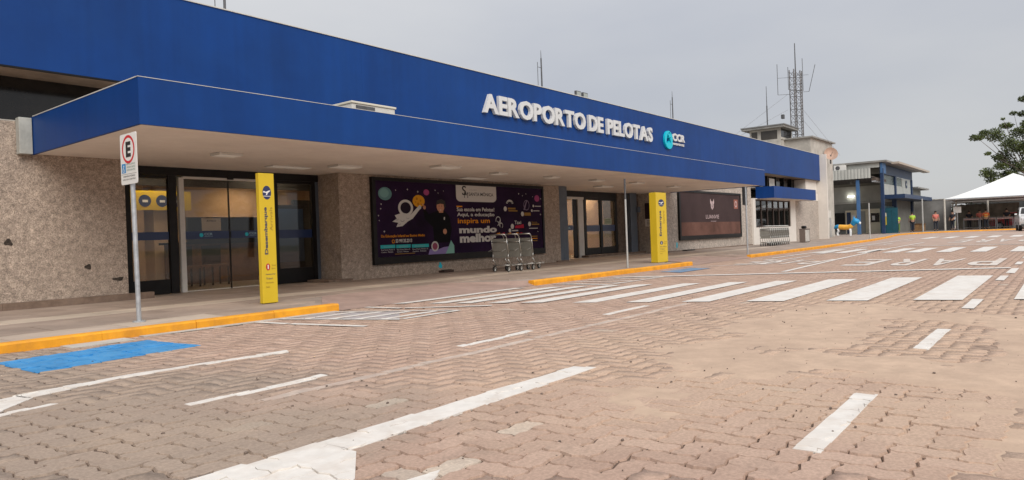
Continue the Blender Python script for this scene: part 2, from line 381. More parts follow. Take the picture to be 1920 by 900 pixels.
def wloc(o):
    p = Vector((0, 0, 0))
    while o is not None: p += o.location; o = o.parent
    return p
def tag(o, label=None, cat=None, group=None, kind=None):
    if label: o['label'] = label
    if cat: o['category'] = cat
    if group: o['group'] = group
    if kind: o['kind'] = kind
    return o
def thing(name, loc, label, cat, group=None):
    o = bpy.data.objects.new(name, None); COL.objects.link(o); o.location = loc; o.empty_display_size = 0.2
    return tag(o, label, cat, group)
def box(name, parent, mt, *a, **k): return MB().box(*a).build(name, mt, parent, **k)
def bbox(name, parent, mt, *a, b=0.01): return MB().bbox(*a, b=b).build(name, mt, parent)
def copy_tree(o, parent=None, **kw):
    c = o.copy(); COL.objects.link(c); c.parent = parent
    for ch in list(o.children): copy_tree(ch, c)
    return c

_tc = {}
def text_geo(body, bold=0.0, extrude=0.0, sx=1.0, spacing=1.0):
    k = (body, bold, extrude, spacing)
    if k not in _tc:
        cu = bpy.data.curves.new('txt', 'FONT'); cu.body = body; cu.size = 1.0; cu.offset = bold; cu.extrude = extrude; cu.resolution_u = 3
        cu.space_character = spacing
        ob = bpy.data.objects.new('txt', cu); COL.objects.link(ob)
        dg = bpy.context.evaluated_depsgraph_get(); dg.update()
        me = bpy.data.meshes.new_from_object(ob.evaluated_get(dg))
        v = [tuple(q.co) for q in me.vertices]; f = [tuple(p.vertices) for p in me.polygons]
        bpy.data.objects.remove(ob); bpy.data.meshes.remove(me); bpy.data.curves.remove(cu)
        _tc[k] = (v, f)
    return _tc[k]

class Face(MB):
    """flat print on a plane: origin o, right u, up v, outward n"""
    def __init__(s, o, u, v):
        super().__init__(); s.o = Vector(o); s.u = Vector(u); s.vv = Vector(v); s.n = s.u.cross(s.vv)
    def P(s, x, y, d=0): return s.o + s.u * x + s.vv * y + s.n * d
    def rect(s, x0, y0, x1, y1, mt, d=0.001): return s.add([s.P(x0, y0, d), s.P(x1, y0, d), s.P(x1, y1, d), s.P(x0, y1, d)], [(0, 1, 2, 3)], mt)
    def poly(s, pts, mt, d=0.001): return s.add([s.P(x, y, d) for x, y in pts], [tuple(range(len(pts)))], mt)
    def disc(s, x, y, rx, mt, d=0.001, ry=None, n=20):
        ry = ry or rx
        return s.poly([(x + rx * math.cos(2 * math.pi * i / n), y + ry * math.sin(2 * math.pi * i / n)) for i in range(n)], mt, d)
    def ring(s, x, y, r0, r1, mt, d=0.001, ky=1.0, a0=0, a1=360, n=28):
        vs = []
        for i in range(n + 1):
            t = R(a0 + (a1 - a0) * i / n)
            vs += [s.P(x + r0 * math.cos(t), y + r0 * ky * math.sin(t), d), s.P(x + r1 * math.cos(t), y + r1 * ky * math.sin(t), d)]
        return s.add(vs, [(2 * i, 2 * i + 1, 2 * i + 3, 2 * i + 2) for i in range(n)], mt)
    def text(s, body, x, y, w, h, mt, d=0.002, bold=0.0, extrude=0.0, rot=0, spacing=1.0, hfit=None):
        v, f = text_geo(body, bold, extrude, spacing=spacing)
        if not v: return s
        x0 = min(p[0] for p in v); x1 = max(p[0] for p in v); y0 = min(p[1] for p in v); y1 = max(p[1] for p in v)
        sx = w / (x1 - x0); sy = h / (y1 - y0); out = []
        for p in v:
            a, b = (p[0] - x0) * sx, (p[1] - y0) * sy
            if rot == 90: a, b = -b, a
            out.append(s.P(x + a, y + b, d + p[2]))
        return s.add(out, f, mt)

# ------------------------------------------------------------------ GROUND, ROAD
MB().box(-1500, 2500, -1500, 1500, -0.5, -0.06).build('ground', GROUND)['kind'] = 'structure'
road = MB()
road.add([(-30, -60, -0.010), (150, -60, -0.010), (150, 7.9, -0.010), (-30, 7.9, -0.010)], [(0, 1, 2, 3)], SOIL)
road.add([(3.6, -2.01, -0.0098), (6.0, -2.01, -0.0048), (32.01, -2.01, -0.0034), (32.01, 7.84, -0.0034), (6.0, 7.84, -0.0048), (3.6, 7.84, -0.0098)], [(0, 1, 4, 5), (1, 2, 3, 4)], mat('dusty_joint_fill', (0.31, 0.215, 0.16), 1.0, noise_s=12, var=0.3))
road.add([(32.02, -60, -0.002), (150, -60, -0.002), (150, 16, -0.002), (32.02, 16, -0.002)], [(0, 1, 2, 3)], FARROAD)
road.add([(-30, -60, -0.004), (32.02, -60, -0.004), (32.02, -2.02, -0.004), (-30, -2.02, -0.004)], [(0, 1, 2, 3)], FARROAD)
road = road.build('road'); road['kind'] = 'structure'

W_ = 0.121                      # half paver; a paver is W_ x 2 W_, laid in herringbone bond
X0, X1, Y0, Y1 = -1.6, 32.0, -2.0, 8.0
def edge(p, q):                 # zigzag joint between two lattice points, the same whichever paver it belongs to
    (x0, y0), (x1, y1) = p, q; a_ = 0.075; fwd = (x1 + y1) > (x0 + y0)
    if y0 == y1: pts_ = [(min(x0, x1) + .30, y0 + a_), (min(x0, x1) + .70, y0 - a_)]
    else: pts_ = [(x0 + a_, min(y0, y1) + .30), (x0 - a_, min(y0, y1) + .70)]
    return [p] + (pts_ if fwd else pts_[::-1])
def outline(path):
    out = []
    for p, q in zip(path, path[1:] + path[:1]): out += edge(p, q)
    return np.array(out, float) * W_
bases = [outline([(0, 0), (1, 0), (2, 0), (2, 1), (1, 1), (0, 1)]) - np.array([W_, W_ / 2]), outline([(0, 0), (1, 0), (1, 1), (1, 2), (0, 2), (0, 1)]) - np.array([W_ / 2, W_])]
NB = len(bases[0])
def inset(poly, d):
    n = len(poly); out = []
    for i in range(n):
        p0, p1, p2 = poly[i - 1], poly[i], poly[(i + 1) % n]
        e1 = p1 - p0; e2 = p2 - p1; n1 = np.array([-e1[1], e1[0]]) / np.linalg.norm(e1); n2 = np.array([-e2[1], e2[0]]) / np.linalg.norm(e2)
        b = n1 + n2; b = b / max(1e-6, np.linalg.norm(b)); k = d / max(0.45, float(b @ n1)); out.append(p1 + b * k)
    return np.array(out)
tmpls = [np.vstack([np.c_[inset(b_, .0072), np.zeros(NB)], np.c_[inset(b_, .0020), np.full(NB, -0.0145)]]) for b_ in bases]
tfaces = [tuple(range(NB))] + [(NB + i, NB + (i + 1) % NB, (i + 1) % NB, i) for i in range(NB)]
bricks, ori = [], []
for i in range(int(X0 / W_), int(X1 / W_)):
    for j in range(int(Y0 / W_), int(Y1 / W_) + 1):
        k = (i - j) % 4
        if k == 0: bricks.append(((i + 1) * W_, (j + .5) * W_)); ori.append(0)
        if k == 3: bricks.append(((i + .5) * W_, (j + 1) * W_)); ori.append(1)
bricks = np.array(bricks); ori = np.array(ori); keep = bricks[:, 1] < 7.93; bricks = bricks[keep]; ori = ori[keep]; NBK = len(bricks)
def smooth_noise(x, y, s, seed=0): return noise.noise(Vector((x * s, y * s, seed * 7.3)))
und = np.array([0.006 * smooth_noise(x, y, 0.9, 1) + 0.003 * smooth_noise(x, y, 2.2, 5) for x, y in bricks])      # gentle undulation
near = np.clip((9 - bricks[:, 0]) / 6, 0, 1)
und *= np.where((bricks[:, 1] > 5.9) & (bricks[:, 0] > 4.3), 0.25, 1.0)
dz = und * np.clip(1.2 - bricks[:, 0] / 20, 0.15, 1) + rng.normal(0, 0.0019, NBK) * (0.4 + near)
dz = np.clip(dz, -0.007, 0.007) * np.where(bricks[:, 0] > 8.5, 0.4, 1)
tx = rng.normal(0, 0.010, NBK) * (0.3 + near); ty = rng.normal(0, 0.010, NBK) * (0.3 + near)
rz = rng.normal(0, 0.014, NBK) * (0.3 + near)
tone = rng.beta(2.2, 2.2, NBK) * 0.88
pick = rng.random(NBK); tone[pick > 0.9965] = 0.93; tone[pick > 0.999] = 1.0; bricks += rng.normal(0, 0.0012, bricks.shape)
for px_, py_, tv_ in ((2.05, 1.95, 1.0), (1.9, 2.15, .95), (2.62, 2.12, .97), (1.72, 2.05, .9), (1.98, 3.3, .93), (4.0, 1.4, .95)):   # repaired spots of paler pavers
    tone[np.argmin(np.hypot(bricks[:, 0] - px_, bricks[:, 1] - py_))] = tv_
# which 300 show largest
wv = np.c_[bricks, np.zeros(NBK)] - np.array([0, 0, 0.92])
Rm = np.array([rt2, up2, fw]); cv = wv @ Rm.T
vis = (cv[:, 2] > 0.3) & (np.abs(cv[:, 0] / cv[:, 2]) < 960 / 1315) & (np.abs(cv[:, 1] / cv[:, 2]) < 450 / 1315)
order = np.argsort(np.where(vis, cv[:, 2], 1e9)); single = set(order[:300].tolist())

def brick_xyz(i):
    t = tmpls[ori[i]].copy(); c, s = math.cos(rz[i]), math.sin(rz[i])
    x = t[:, 0] * c - t[:, 1] * s; y = t[:, 0] * s + t[:, 1] * c
    z = t[:, 2] + np.where(t[:, 2] > -0.001, dz[i] + tx[i] * t[:, 0] + ty[i] * t[:, 1], 0)
    return np.c_[x + bricks[i, 0], y + bricks[i, 1], z]
def set_tone(me, vals):
    a = me.attributes.new('tone', 'FLOAT', 'FACE'); a.data.foreach_set('value', vals)
# joined far paving
idx = [i for i in range(NBK) if i not in single]
allv = np.vstack([brick_xyz(i) for i in idx]); nf = len(tfaces)
loops, starts, totals = [], [], []
fl = np.concatenate([np.array(f) for f in tfaces]); lens = np.array([len(f) for f in tfaces])
nv = 2 * NB; K = len(idx)
lv = (fl[None, :] + (np.arange(K) * nv)[:, None]).ravel()
lt = np.tile(lens, K); ls = np.concatenate([[0], np.cumsum(lt)[:-1]])
me = bpy.data.meshes.new('paving')
me.vertices.add(len(allv)); me.vertices.foreach_set('co', allv.astype(np.float32).ravel())
me.loops.add(len(lv)); me.loops.foreach_set('vertex_index', lv.astype(np.int32))
me.polygons.add(len(lt)); me.polygons.foreach_set('loop_start', ls.astype(np.int32)); me.polygons.foreach_set('loop_total', lt.astype(np.int32))
me.materials.append(PAVER); me.update(calc_edges=True)
set_tone(me, np.repeat(tone[idx], nf).astype(np.float32))
pv = bpy.data.objects.new('paving', me); COL.objects.link(pv); pv.parent = road; pv['kind'] = 'stuff'
# individual pavers: 14 shared meshes with small shape differences
variants = []
for k in range(28):
    t = tmpls[k // 14].copy(); j = rng.normal(0, 0.0014, (NB, 2)); t[:NB, :2] += j; t[NB:, :2] += j * 0.5
    q = bpy.data.meshes.new('paver'); q.from_pydata([tuple(p) for p in t], [], tfaces); q.materials.append(PAVER)
    tv = [.05, .12, .2, .28, .34, .4, .46, .52, .6, .68, .76, .84, .93, 1.0][k % 14]
    set_tone(q, [tv] * nf); variants.append((tv, q, k // 14))
for i in sorted(single):
    q = min((a for a in variants if a[2] == ori[i]), key=lambda a: abs(a[0] - tone[i]))[1]
    o = bpy.data.objects.new('paver', q); COL.objects.link(o); o.parent = road
    o.location = (bricks[i, 0], bricks[i, 1], dz[i]); o.rotation_euler = (ty[i], -tx[i], rz[i])

# sandy dust drift with an uneven surface that fills and covers the joints
marks_clear = [((2.7, 4.4), (0.55, 1.25)), ((5.5, 7.3), (0.55, 1.25)), ((8.3, 10.0), (0.55, 1.25)), ((0, 4.3), (2.35, 3.0))]
def sand_h(x, y):
    a = 1.0
    a *= min(1, max(0, (x - 2.75 - .12 * max(0, 2 - y) + 0.9 * smooth_noise(x, y, 1.1, 3)) / 1.5))
    a *= min(1, max(0, (9.9 - x + 0.8 * smooth_noise(x, y, 0.8, 4) - 0.28 * y) / 1.3))
    a *= min(1, max(0, (2.9 + 0.16 * (x - 3) + 0.9 * smooth_noise(x, y, 0.9, 6) - y) / 1.1))
    for (a0, a1), (b0, b1) in marks_clear:
        dxx = max(a0 - x, x - a1, 0); dyy = max(b0 - y, y - b1, 0)
        d = math.hypot(dxx, dyy) + 0.25 * smooth_noise(x, y, 3.1, 9)
        a *= min(1, max(0, (d + .04) / 0.24))
    return -0.0125 + 0.0030 * smooth_noise(x, y, 1.3, 12) + 0.0182 * a + (0.0022 * smooth_noise(x, y, 6, 2) + 0.0034 * smooth_noise(x, y, 1.7, 8)) * (0.4 + a) + 0.4 * 0.006 * smooth_noise(x, y, 0.9, 1)
st = 0.045; nx = int((11.5 - 0.0) / st); ny = int((7.8 + 1.9) / st)
sv = []
for i in range(nx + 1):
    for j in range(ny + 1):
        x, y = i * st, -1.9 + j * st
        sv.append((x, y, sand_h(x, y)))
sf = [(i * (ny + 1) + j, (i + 1) * (ny + 1) + j, (i + 1) * (ny + 1) + j + 1, i * (ny + 1) + j + 1) for i in range(nx) for j in range(ny)]
sd = MB(); sd.add(sv, sf, SAND); sd = sd.build('sand', parent=road, smooth=True); sd['kind'] = 'stuff'
sd['label'] = 'pale dusty sand filling the joints and drifting over the pavers'
pb = MB()
for _ in range(900):
    x = random.uniform(1.5, 9.5); y = random.uniform(-1.0, 4.5) if random.random() < .8 else random.uniform(4, 7.6); r = random.choice([.003, .004, .005, .009]) * random.uniform(.6, 1.3)
    z = max(sand_h(x, y), -0.002) + r * 0.4
    pb.ball((x, y, z), r, (1, random.uniform(.6, 1), .7), 5, 3)
pb = pb.build('pebbles', mat('pebble_stone', (0.17, 0.125, 0.10), 0.9, noise_s=30, var=0.4), road); pb['kind'] = 'stuff'

# ------------------------------------------------------------------ ROAD MARKINGS
def clip(poly, A, B):     # keep left of A->B
    out = []; n = len(poly)
    def sd_(p): return (B[0] - A[0]) * (p[1] - A[1]) - (B[1] - A[1]) * (p[0] - A[0])
    for i in range(n):
        p, q = poly[i], poly[(i + 1) % n]; a, b = sd_(p), sd_(q)
        if a >= 0: out.append(p)
        if (a >= 0) != (b >= 0):
            t = a / (a - b); out.append((p[0] + (q[0] - p[0]) * t, p[1] + (q[1] - p[1]) * t))
    return out
paint_os = [inset(b_, 0.0002) for b_ in bases]
def ccw(p):
    a = sum(p[i][0] * p[(i + 1) % len(p)][1] - p[(i + 1) % len(p)][0] * p[i][1] for i in range(len(p)))
    return p if a > 0 else p[::-1]
FARZ = [0]
def mark(name, polys, mt=None, lift=0.0028, far=False, jag=0.0, zb=0.0068):
    """painted marking. Near ones are laid paver by paver, so the paint breaks at the joints; far ones are thin sheets."""
    mt = mt or PAINT; g = MB()
    for P in polys:
        P = ccw([tuple(p) for p in P])
        cx = np.mean([p[0] for p in P])
        if far or cx > 8.3:
            FARZ[0] += 1; zf = zb + (FARZ[0] % 9) * 0.0005 + (lift - .0028)
            g.add([(x, y, zf) for x, y in P], [tuple(range(len(P)))], mt); continue
        xs = [p[0] for p in P]; yy = [p[1] for p in P]
        g.add([(x, y, -0.0030) for x, y in P], [tuple(range(len(P)))], mt)      # paint that ran into the joints
        sel = np.where((bricks[:, 0] > min(xs) - .17) & (bricks[:, 0] < max(xs) + .17) & (bricks[:, 1] > min(yy) - .16) & (bricks[:, 1] < max(yy) + .16))[0]
        for i in sel:
            q = [(bricks[i, 0] + a, bricks[i, 1] + b) for a, b in paint_os[ori[i]]]
            for k in range(len(P)):
                q = clip(q, P[k], P[(k + 1) % len(P)])
                if len(q) < 3: break
            if len(q) < 3: continue
            if jag: q = [(a + random.uniform(-jag, jag), b + random.uniform(-jag, jag)) for a, b in q]
            nq = len(q)
            g.add([(a, b, dz[i] + tx[i] * (a - bricks[i, 0]) + ty[i] * (b - bricks[i, 1]) + lift) for a, b in q] + [(a, b, -.0055) for a, b in q],
                  [tuple(range(nq))] + [(k_, nq + k_, nq + (k_ + 1) % nq, (k_ + 1) % nq) for k_ in range(nq)], mt)
    return g.build(name, parent=road)
def bar(p, q, w):
    p, q = Vector(p), Vector(q); d = (q - p).normalized(); n = Vector((-d.y, d.x)) * w / 2
    return [tuple(p + n), tuple(q + n), tuple(q - n), tuple(p - n)]
def line(name, pts, w, **k):
    P_ = [Vector(p) for p in pts]
    for i in range(1, len(P_) - 1): pass
    return mark(name, [bar(tuple(a + (b - a).normalized() * (w * .5 if i else 0)), tuple(b), w) for i, (a, b) in enumerate(zip(P_, P_[1:]))], **k)
mark('lane_dash', [[(2.97, .82), (4.15, .84), (4.15, .95), (2.97, .93)]])
mark('lane_dash', [[(5.78, .83), (6.97, .83), (6.97, .93), (5.78, .93)]])
for x in (8.62, 12.72, 17.2, 20.0, 22.9, 31.5, 34.4, 37.2, 40, 43): mark('lane_dash', [[(x, .82), (x + 1.05, .82), (x + 1.05, .93), (x, .93)]], far=True)
mark('lane_dash', [[(2.0, 4.05), (2.99, 4.08), (2.99, 4.16), (2.0, 4.12)]])
mark('lane_dash', [[(4.38, 4.08), (5.42, 4.11), (5.41, 4.19), (4.38, 4.16)]])
mark('lane_dash', [[(6.86, 4.12), (7.9, 4.15), (7.9, 4.23), (6.86, 4.21)]])
line('worn_lane_line', [(2.3, 3.80), (5, 3.81), (8.3, 3.83)], 0.085, mt=WORN, jag=0.004)
mark('lane_edge_line', [[(2.27, 5.43), (3.5, 5.31), (3.54, 5.41), (2.32, 5.54)], [(1.56, 5.27), (2.27, 5.43), (2.32, 5.54), (1.53, 5.45)], [(1.0, 5.30), (0.9, 4.62), (1.34, 4.98), (1.58, 5.27), (1.54, 5.45)]])
mark('lane_edge_line', [[(0.8, 4.66), (1.6, 4.90), (1.57, 4.95), (0.8, 4.78)]])
mark('arrow_line', [[(1.95, 2.53), (4.10, 2.58), (4.08, 2.75), (1.95, 2.745)], [(0.6, 2.75), (1.95, 2.745), (1.96, 2.49), (0.6, 2.05)], [(1.96, 2.49), (1.72, 2.2), (1.2, 1.9), (0.6, 1.9), (0.6, 2.05)]])
mark('arrow_tip', [[(1.66, 1.80), (1.88, 1.935), (2.0, 2.0), (1.84, 2.03), (1.6, 2.0)]])
blue1 = mark('disabled_bay_patch', [[(1.93, 6.33), (3.33, 6.49), (3.26, 7.44), (1.9, 7.25)]], mt=BLUEP)
line('bay_edge_line', [(4.66, 7.80), (4.73, 7.18), (4.96, 6.05)], 0.10, far=True)
line('bay_edge_line', [(6.42, 7.82), (6.50, 7.18), (7.20, 6.15)], 0.10, far=True)
mark('hatch_fill', [[(4.98, 7.82), (5.75, 7.82), (6.22, 6.9), (5.58, 6.2)]], mt=GREYP, lift=0.0012)
line('hatch_outline', [(4.97, 7.8), (5.58, 6.18), (6.60, 6.18), (5.80, 7.82)], 0.075, far=True, zb=0.0040)
for a in (7.45, 7.1, 6.75, 6.42):
    line('hatch_bar', [(5.02 + (7.8 - a) * .37, a), (5.86 + (7.82 - a) * .47 - .1, a + .02)], 0.11, far=True, zb=0.0040)
# crosswalk
cy = [7.72, 7.16, 6.78, 6.30, 5.84, 5.15, 4.48, 3.80, 3.02, 2.15, 1.25, .33, -.55]
cw = [.18, .22, .22, .24, .27, .28, .28, .32, .42, .43, .48, .42, .45]
for y, w in zip(cy, cw):
    xa = 9.95 - (y - .1) * .385; xb = 13.95 - (y - 1.0) * .60
    mark('crosswalk_stripe', [[(xa, y - w / 2), (xb, y - w / 2 + .02), (xb - .12, y + w / 2 + .02), (xa - .14, y + w / 2)]], far=True)
mark('stop_line', [[(12.5, 7.4), (12.75, 7.4), (16.15, .92), (15.85, .92)]], far=True)
mark('stop_line_end', [[(14.45, .78), (15.95, .79), (15.85, .9), (14.5, .91)]], far=True)
line('lane_divider', [(14.7, 4.66), (20, 4.95), (27, 5.2), (36, 5.2)], 0.11, far=True)
mark('disabled_bay_patch', [[(14.3, 6.75), (16.0, 6.75), (16.1, 7.3), (14.5, 7.35)]], mt=FADEB, far=True)
for k in range(5): line('hatch_bar', [(10.9 + k * .45, 6.55), (11.0 + k * .45, 7.6)], 0.08, far=True)
line('bay_edge_line', [(10.8, 7.7), (10.8, 6.5), (13.2, 6.5)], 0.08, far=True)
line('bay_edge_line', [(16.4, 7.7), (17.6, 6.3), (22.5, 6.3)], 0.09, far=True)
line('bay_edge_line', [(21.0, 7.0), (45, 7.0)], 0.12, far=True)
for x in (23, 28, 33, 38): line('bay_edge_line', [(x, 7.6), (x + .6, 6.4), (x + 2.6, 6.4)], 0.1, far=True)
for i, y in enumerate((.35, 1.2, 2.15, 3.02, 3.85, 4.5, 5.3, 6.0, 6.7)):
    xa, xb = 23.9 + .1 * i - (.0 * y), 28.4 - .05 * i
    mark('crosswalk_stripe', [[(xa, y - .2), (xb, y - .2), (xb, y + .2), (xa, y + .2)]], far=True)
mark('stop_line', [[(30.6, 4.9), (30.95, 4.9), (30.95, .2), (30.6, .2)]], far=True)
mark('stop_line', [[(50.6, 6.9), (51.2, 6.9), (51.2, -3), (50.6, -3)]], far=True)
for i in range(7):
    y = 0.3 + i * 1.0; mark('crosswalk_stripe', [[(43.5, y - .25), (48, y - .25), (48, y + .25), (43.5, y + .25)]], far=True)
def road_word(word, x_far, x_near, ya, yb, bold=0.012):
    n = len(word); step = (yb - ya) / n
    for i, ch in enumerate(word):
        f = Face((x_near, ya + i * step, 0.008), (0, 1, 0), (-1, 0, 0))
        f.text(ch, 0, 0, step * .72, x_near - x_far, WORNW, d=0.0, bold=bold)
        f.build('painted_letter', parent=road)
road_word('PARE', 16.9, 19.9, 1.2, 4.35)
road_word('PARE', 17.6, 20.2, 5.0, 7.0)
road_word('PARE', 34.5, 39.5, 1.2, 4.4)

# ------------------------------------------------------------------ KERB AND SIDEWALK
kerb = MB()
def kerb_path(pts):
    for a, b in zip(pts, pts[1:]):
        a, b = Vector(a), Vector(b); d = b - a; n = max(1, round(d.length / 1.0)); u = d.normalized(); nn = Vector((-u.y, u.x))
        for i in range(n):
            p = a + d * (i / n) + u * .002; q = a + d * ((i + 1) / n) - u * .002
            j = random.uniform(-.005, .005)
            P = [p - nn * 0 + nn * j, q + nn * j, q + nn * .13, p + nn * .13]
            g = MB(); z1 = .098 + random.uniform(-.0035, .0035)
            low = [(v.x, v.y, -.02) for v in P]
            ins = [P[0], P[1], P[2], P[3]]
            mid = [(v.x, v.y, z1 - .018) for v in P]
            top = [((v + (nn * .018 if k < 2 else Vector((0, 0)))).x, (v + (nn * .018 if k < 2 else Vector((0, 0)))).y, z1) for k, v in enumerate(ins)]
            g.add(low + mid + top, [(0, 1, 5, 4), (1, 2, 6, 5), (2, 3, 7, 6), (3, 0, 4, 7), (4, 5, 9, 8), (5, 6, 10, 9), (6, 7, 11, 10), (7, 4, 8, 11), (8, 9, 10, 11), (3, 2, 1, 0)])
            g.build('kerb_stone', ORANGE, kerb)
kerb = MB().box(-8, 0.0, 7.86, 7.98, -.05, -.02).build('kerb', CONC); kerb['kind'] = 'structure'
kerb_path([(-4, 7.85), (5.98, 7.85)])
kerb_path([(10.42, 7.85), (17.4, 7.85)])
kerb_path([(21.7, 7.85), (30, 7.95), (41, 8.35), (48, 8.9), (54, 9.6), (58, 10.0), (62, 9.9), (66, 8.6), (69, 6.0), (71, 3.5)])
# gutter patches of pale concrete
for x0, x1 in ((2.6, 3.2), (3.35, 5.9), (-1, 1.6)):
    box('gutter_strip', kerb, CONC, x0, x1, 7.72 if x0 != 2.6 else 7.55, 7.848, 0.003, 0.0095)
sw = MB()
sw.prism([(-12, 7.98), (5.8, 7.98), (6.8, 9.35), (9.6, 9.35), (10.5, 7.98), (17.3, 7.98), (18.2, 9.35), (20.8, 9.35), (21.7, 7.98), (30, 8.08), (41, 8.48), (48, 9.03), (54, 9.73), (58, 10.13), (62, 10.05), (66, 8.75), (69, 6.15), (71, 3.6), (90, 3.6), (90, 30), (-12, 30)], -0.04, 0.078)
sidewalk = sw.build('sidewalk', mat('sidewalk_bed', (0.36, 0.285, 0.235), 0.9, noise_s=2, var=0.2, stain=0.3, stain_s=.6)); sidewalk['kind'] = 'structure'
for a, b in ((5.98, 10.42), (17.4, 21.7)):
    r = MB(); m0 = .0045
    r.add([(a, 7.84, m0), (b, 7.84, m0), (b - .82, 9.35, .091), (a + .82, 9.35, .091), (a - .18, 7.985, .091), (b + .1, 7.985, .091), (a, 7.84, .0), (b, 7.84, .0)],
          [(0, 1, 2, 3), (0, 3, 4), (1, 5, 2)])
    r.build('kerb_ramp', mat('ramp_paving', (0.37, 0.255, 0.21), 0.9, noise_s=3, var=0.12, bump=.4, bscale=40, stain=.4, stain_s=1.4, stain_col=(.27, .19, .15)), sidewalk)
def in_ramp(x, y):
    for a, b in ((5.75, 10.6), (17.2, 21.8)):
        if a < x < b and y < 9.4 and (a + (y - 7.9) * .75 - .1 < x < b - (y - 7.9) * .75 + .1): return True
    return False
slabs = []; sx_, sy_ = 1.12, 0.90
ybands = [8.0, 8.62, 9.4, 10.02, 10.62, 11.5, 12.5]
for x_i in range(-1, 27):
    x = x_i * sx_
    for bi, (ya, yb) in enumerate(zip(ybands, ybands[1:])):
        xo = x + (0.56 if bi % 2 else 0)
        if any(in_ramp(px, py) for px in (xo, xo + sx_, xo + sx_ / 2) for py in (ya, yb)): continue
        slabs.append((xo, xo + sx_, ya, yb, bi))
svar = []
def slab_mesh(w, h, tone_):
    q = MB(); z = .0145; c = .004
    q.add([(-w / 2, -h / 2, 0), (w / 2, -h / 2, 0), (w / 2, h / 2, 0), (-w / 2, h / 2, 0), (-w / 2 + c, -h / 2 + c, z), (w / 2 - c, -h / 2 + c, z), (w / 2 - c, h / 2 - c, z), (-w / 2 + c, h / 2 - c, z)],
          [(4, 5, 6, 7), (0, 1, 5, 4), (1, 2, 6, 5), (2, 3, 7, 6), (3, 0, 4, 7)])
    me = bpy.data.meshes.new('paving_slab'); me.from_pydata(q.v, [], q.f); me.materials.append(SLAB); set_tone(me, [tone_] * 5); return me
cache = {}
for x0, x1, ya, yb, bi in slabs:
    tq = (0.95 if bi == 3 else random.choice([.05, .2, .3, .4, .55])) if not (0 < x0 < 4 and bi == 0) else random.choice([.5, .75, .9])
    if bi == 1 and 1.5 < x0 < 2.8: tq = .0
    k = (round(yb - ya, 3), tq)
    if k not in cache: cache[k] = slab_mesh(x1 - x0 - .010, yb - ya - .010, tq)
    o = bpy.data.objects.new('paving_slab', cache[k]); COL.objects.link(o); o.parent = sidewalk
    o.location = ((x0 + x1) / 2, (ya + yb) / 2, .0775 + random.uniform(-.0015, .0015)); o.rotation_euler = (random.uniform(-.002, .002), random.uniform(-.0015, .0015), 0)

# ------------------------------------------------------------------ TERMINAL BUILDING
GZ = 0.088
T = thing('airport_terminal', (0, 12.65, 0), 'long low airport terminal with deep blue fascia and pebble dash walls', 'building')
WY = 12.65
def wall(x0, x1, y0, y1, z0, z1, mt, name='wall', parent=T): return box(name, parent, mt, x0, x1, y0, y1, z0, z1)
# pebble dash walls of the ground floor, cast in bays with a shallow joint between them
for a, b in ((-12, -3.0), (-2.99, 1.2), (1.21, 5.26)): wall(a, b, WY, 13.38, 0.0, 2.98, PEBBLE)
wall(9.745, 18.27, WY, 13.60, 0.0, 2.485, PEBBLE)
wall(25.65, 35.25, WY, 14.4, 0.0, 2.975, PEBBLE2)
wall(42.2, 47.28, WY + .02, 13.4, 0.0, 2.5, PEBBLE2)
wall(42.2, 47.27, WY + .012, 13.4, 2.51, 3.00, WHITE)
# plinths
for a, b in ((-12, -2.0), (-1.995, 1.3), (1.305, 3.4), (3.405, 5.62)): box('plinth', T, PLINTH, a, b, 12.50, 12.648, .02, .20)
box('plinth', T, PLINTH, 9.30, 9.95, 12.52, 13.30, .02, .135)
box('plinth', T, PLINTH, 18.0, 18.6, 12.58, 12.9, .02, .13)
box('plinth', T, PLINTH, 25.5, 35.2, 12.61, 12.648, .02, .12)
# spalled holes in the render
def hole(x, z, w, h):
    f = Face((x, 12.6465, z), (1, 0, 0), (0, 0, 1)); pts = []
    for i in range(14):
        t = math.pi * 2 * i / 14; q = 1 + .22 * math.sin(3 * t + x) + random.uniform(-.1, .1); pts.append((w * math.cos(t) * q, h * math.sin(t) * q))
    f.poly(pts, mat('spalled_patch', (0.05, 0.038, 0.03), 1, noise_s=30, var=.4), 0.0012); f.build('spalled_patch', parent=T)
hole(3.545, 1.118, .055, .05); hole(4.64, .69, .05, .045); hole(5.1, .46, .09, .03)
# clerestory, recessed behind the fascia
wall(-12, 47.2, 13.42, 13.6, 2.985, 5.0, DARK, 'clerestory_glazing')
for x in (-3, 0.2, 2.62, 5.8): box('window_mullion', T, mat('brown_mullion', (.05, .03, .022), .5), x, x + .07, 13.34, 13.418, 2.985, 3.9)
for x in (37.2, 38.4, 39.7, 41.2, 42.6, 44): box('window_mullion', T, BLACK, x, x + .06, 13.30, 13.418, 2.985, 3.9)
box('wall_poster', T, SIGNW, 40.0, 40.9, 13.28, 13.30, 3.05, 3.7)
wall(44.9, 47.27, 12.72, 13.40, 3.01, 3.80, WHITE)
box('wall_ledge', T, CONC, -12, 47.2, 12.66, 13.415, 2.984, 3.0)
box('fascia_soffit', T, mat('fascia_soffit_board', (0.42, 0.30, 0.22), .8, noise_s=2, var=.15, stain=.4, stain_s=1.1, stain_col=(.2, .14, .1)), -12, 47.2, 12.545, 13.45, 3.83, 3.90)
